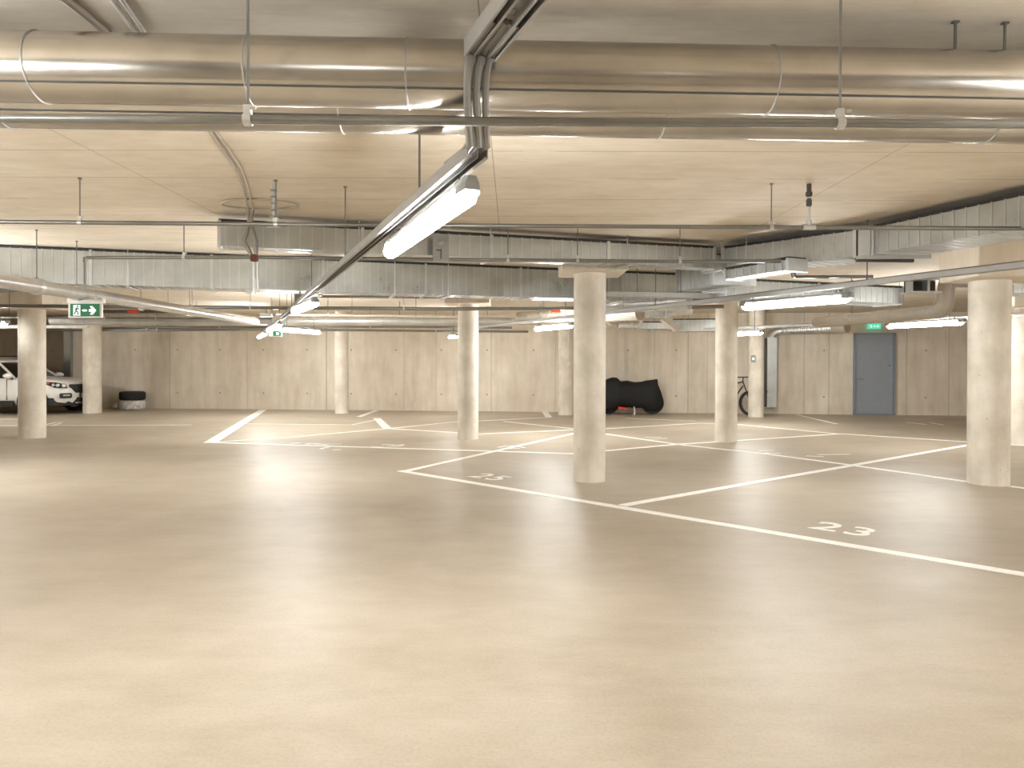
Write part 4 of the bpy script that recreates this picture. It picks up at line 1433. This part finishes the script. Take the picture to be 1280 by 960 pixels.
# ------------------------------------------------------------------ car
def build_car():
    nose = D(103, 500, 18.45)
    x0 = -10.97                # nose plane
    yc = 18.55                 # centre line depth
    t = thing('car', 'white sport utility car parked at the left behind two columns', 'car', Vector((x0 - 2.2, yc, 0)))
    HW = .90

    def S(u, v, w):            # u: metres behind the nose, v: across (towards viewer negative), w: height
        return Vector((x0 - u, yc + v, w * .93))
    # lower body stations: u, z bottom, z shoulder, z top, half width, nose narrowing
    stn = [(0.00, .40, .58, .70, .50), (0.03, .30, .66, .80, .62), (0.12, .26, .74, .86, .74), (0.30, .25, .80, .91, .83), (0.60, .25, .85, .955, .875), (1.0, .25, .89, .985, .89),
           (1.35, .25, .91, 1.0, .90), (1.9, .25, .92, .98, .90), (2.8, .25, .93, .99, .90), (3.6, .26, .95, 1.0, .89), (4.1, .30, .95, 1.0, .86), (4.38, .38, .90, .98, .76), (4.45, .48, .85, .92, .62)]
    rings = []
    for u, zb, zs, zt, hw in stn:
        half = [(hw * .86, zb), (hw * .97, zb + .08), (hw, zb + (zs - zb) * .45), (hw * .985, zs), (hw * .93, zs + (zt - zs) * .6), (hw * .72, zt - .004), (hw * .35, zt + .012), (0, zt + .018)]
        ring = [S(u, -a, b_) for a, b_ in half] + [S(u, a, b_) for a, b_ in reversed(half[:-1])]
        rings.append(ring)
    MB().loft(rings).build('body', 'car_paint', t, smooth=True, angle=60)
    # greenhouse
    gst = [(1.30, 1.00, .80, .79), (1.55, 1.20, .78, .70), (1.85, 1.43, .78, .62), (2.3, 1.505, .78, .60), (3.0, 1.50, .78, .60), (3.7, 1.44, .76, .58), (4.15, 1.20, .72, .60), (4.35, 1.0, .68, .62)]
    rings = []
    for u, zt, hb_, ht in gst:
        half = [(hb_ + .06, .93), (hb_ + .05, .96), (ht + (hb_ - ht) * .15, zt - .05), (ht * .9, zt - .012), (0, zt)]
        rings.append([S(u, -a, b_) for a, b_ in half] + [S(u, a, b_) for a, b_ in reversed(half[:-1])])
    MB().loft(rings).build('glasshouse', 'glass_dark', t, smooth=True)
    # roof
    rings = []
    for u, zt, hw in ((1.80, 1.42, .56), (1.9, 1.46, .60), (2.3, 1.52, .61), (3.0, 1.515, .61), (3.7, 1.455, .60), (3.9, 1.38, .56)):
        rings.append([S(u, -hw, zt - .06), S(u, -hw * .94, zt), S(u, 0, zt + .02), S(u, hw * .94, zt), S(u, hw, zt - .06), S(u, 0, zt - .03)])
    MB().loft(rings).build('roof', 'car_paint', t, smooth=True)
    for sg in (-1, 1):
        pts = [S(1.28, sg * .84, .985), S(1.57, sg * .745, 1.22), S(1.85, sg * .635, 1.425), S(2.3, sg * .615, 1.50), S(3.6, sg * .60, 1.46), S(4.2, sg * .66, 1.12)]
        MB().tube(pts, .028, 8).build('pillar', 'car_paint', t, smooth=True)
        MB().tube([S(2.55, sg * .615, 1.49), S(2.62, sg * .84, .97)], .03, 8).build('pillar', 'black_plastic', t, smooth=True, label='black middle pillar')
        MB().tube([S(1.9, sg * .52, 1.53), S(2.3, sg * .53, 1.56), S(3.4, sg * .53, 1.54), S(3.6, sg * .52, 1.5)], .014, 8).build('roof_rail', 'black_plastic', t, smooth=True)
        # mirror
        c = S(1.32, sg * .99, 1.03)
        rings = []
        for k in range(7):
            f = k / 6
            r_ = .075 * math.sin(PI * (.14 + .72 * f))
            rings.append([c + Vector((-.11 + .22 * f, 0, 0)) + Vector((0, r_ * 1.0 * math.cos(a), r_ * .95 * math.sin(a))) for a in [j / 12 * 2 * PI for j in range(12)]])
        m_ = MB().loft(rings).build('wing_mirror', 'car_paint', t, smooth=True)
        MB().box(c + Vector((-.02, -sg * .07, -.055)), (.08, .12, .04)).build('mirror_arm', 'black_plastic', m_)
        # wheel arches and cladding
        for u in (.80, 3.40):
            cc = S(u, sg * .885, .352)
            MB().lathe([(.372, -.03), (.372, .022), (.345, .03), (.05, .028), (.05, -.03)], cc, (0, sg, 0), 40).build('wheel_arch', 'black_plastic', t, smooth=True)
            wheel(S(u, sg * .865, .3355), (0, 1, 0), .312, .22, t, 10, 'alloy')
        MB().box(S(2.15, sg * .885, .29), (1.8, .06, .15)).build('sill', 'black_plastic', t, bevel=.02)
        # door shut lines and handle
        MB().box(S(1.42, sg * .895, .66), (.008, .03, .50)).box(S(2.58, sg * .897, .66), (.008, .03, .52)).build('shut_line', 'dark_steel', t)
        MB().box(S(2.38, sg * .905, .84), (.20, .03, .028)).build('door_handle', 'car_paint', t, bevel=.008)
        # headlight wraps the corner
        hl = [(.07, .69, .70), (.07, .72, .80), (.25, .83, .855), (.60, .885, .885), (.47, .885, .80), (.27, .86, .72)]
        vs_in = []
        vs_out = []
        for u, v, w in hl:
            vs_out.append(S(u - .018, sg * (v + .018), w))
            vs_in.append(S(u + .10, sg * (v - .10), w))
        mb = MB()
        n_ = len(hl)
        mb.add(vs_out + vs_in, [tuple(range(n_)), tuple(range(n_, 2 * n_))[::-1]] + [(i, (i + 1) % n_, n_ + (i + 1) % n_, n_ + i) for i in range(n_)])
        h_ = mb.build('headlight', 'black_plastic', t)
        for (u, v, w, rr_) in ((.105, .755, .77, .055), (.215, .82, .775, .05), (.30, .868, .79, .04)):
            nrm = Vector((1, sg * .8, 0)).normalized()
            MB().lathe([(rr_, 0), (rr_ * .9, .02), (rr_ * .4, .035)], S(u, sg * v, w), nrm, 14).build('lamp_lens', 'lens', h_, smooth=True)
        MB().box(S(.43, sg * .895, .832), (.13, .014, .045)).build('side_marker', 'red', h_, bevel=.006)
        # fog lamp pocket
        nrm = Vector((1, sg * .55, 0)).normalized()
        tg = Vector((-nrm.y, nrm.x, 0))
        c = S(.085, sg * .715, .50)
        f_ = MB().box(c, (.06, .30, .13), (nrm, tg, z)).build('fog_lamp_pocket', 'black_plastic', t, bevel=.03)
        MB().box(c + nrm * .03 + z * .01, (.02, .16, .035), (nrm, tg, z)).build('fog_lamp', 'lens', f_)
    # front bumper cladding
    rings = []
    for v in (-.88, -.80, -.62, -.3, 0, .3, .62, .80, .88):
        u = .0 + .62 * (abs(v) / .9) ** 4.5
        rings.append([S(u - .03, v * 1.035, .24), S(u - .05, v * 1.035, .30), S(u - .04, v * 1.035, .44), S(u + .12, v * .98, .455), S(u + .12, v * .98, .22)])
    MB().loft(rings).build('lower_bumper', 'black_plastic', t, smooth=False)
    MB().box(S(-.04, 0, .30), (.05, 1.0, .035)).build('skid_strip', 'galv', t, bevel=.01)
    # grille
    gp = [(-.60, .80), (.60, .80), (.63, .73), (.46, .57), (-.46, .57), (-.63, .73)]
    mb = MB().prism([S(.16, v, w) for v, w in gp], (.20, 0, 0))
    g_ = mb.build('grille', 'black_plastic', t, bevel=.012)
    mb = MB()
    for k in range(4):
        mb.box(S(-.045, 0, .61 + .05 * k), (.012, .80 - .02 * (3 - k), .010))
    mb.build('grille_bars', 'dark_steel', g_)
    em = [(-.07, .66), (-.035, .60), (.03, .64), (.06, .60), (.08, .70), (.03, .75), (-.06, .74)]
    MB().prism([S(-.05, v - .12, w + .01) for v, w in em], (.015, 0, 0)).build('emblem', 'chrome', g_)
    pl_ = MB().box(S(-.03, -.02, .49), (.02, .52, .115)).build('number_plate', 'plate', t)
    mb = MB()
    for k in range(6):
        mb.box(S(-.045, -.2 + k * .075, .49), (.006, .035, .05))
    mb.build('plate_marks', 'housing', pl_)
    MB().box(S(-.022, -.02, .49), (.014, .58, .15)).build('plate_surround', 'black_plastic', t, bevel=.01)
    # wipers / cowl
    MB().box(S(1.30, 0, 1.0), (.10, 1.3, .02)).build('cowl', 'black_plastic', t)
    return t


build_car()
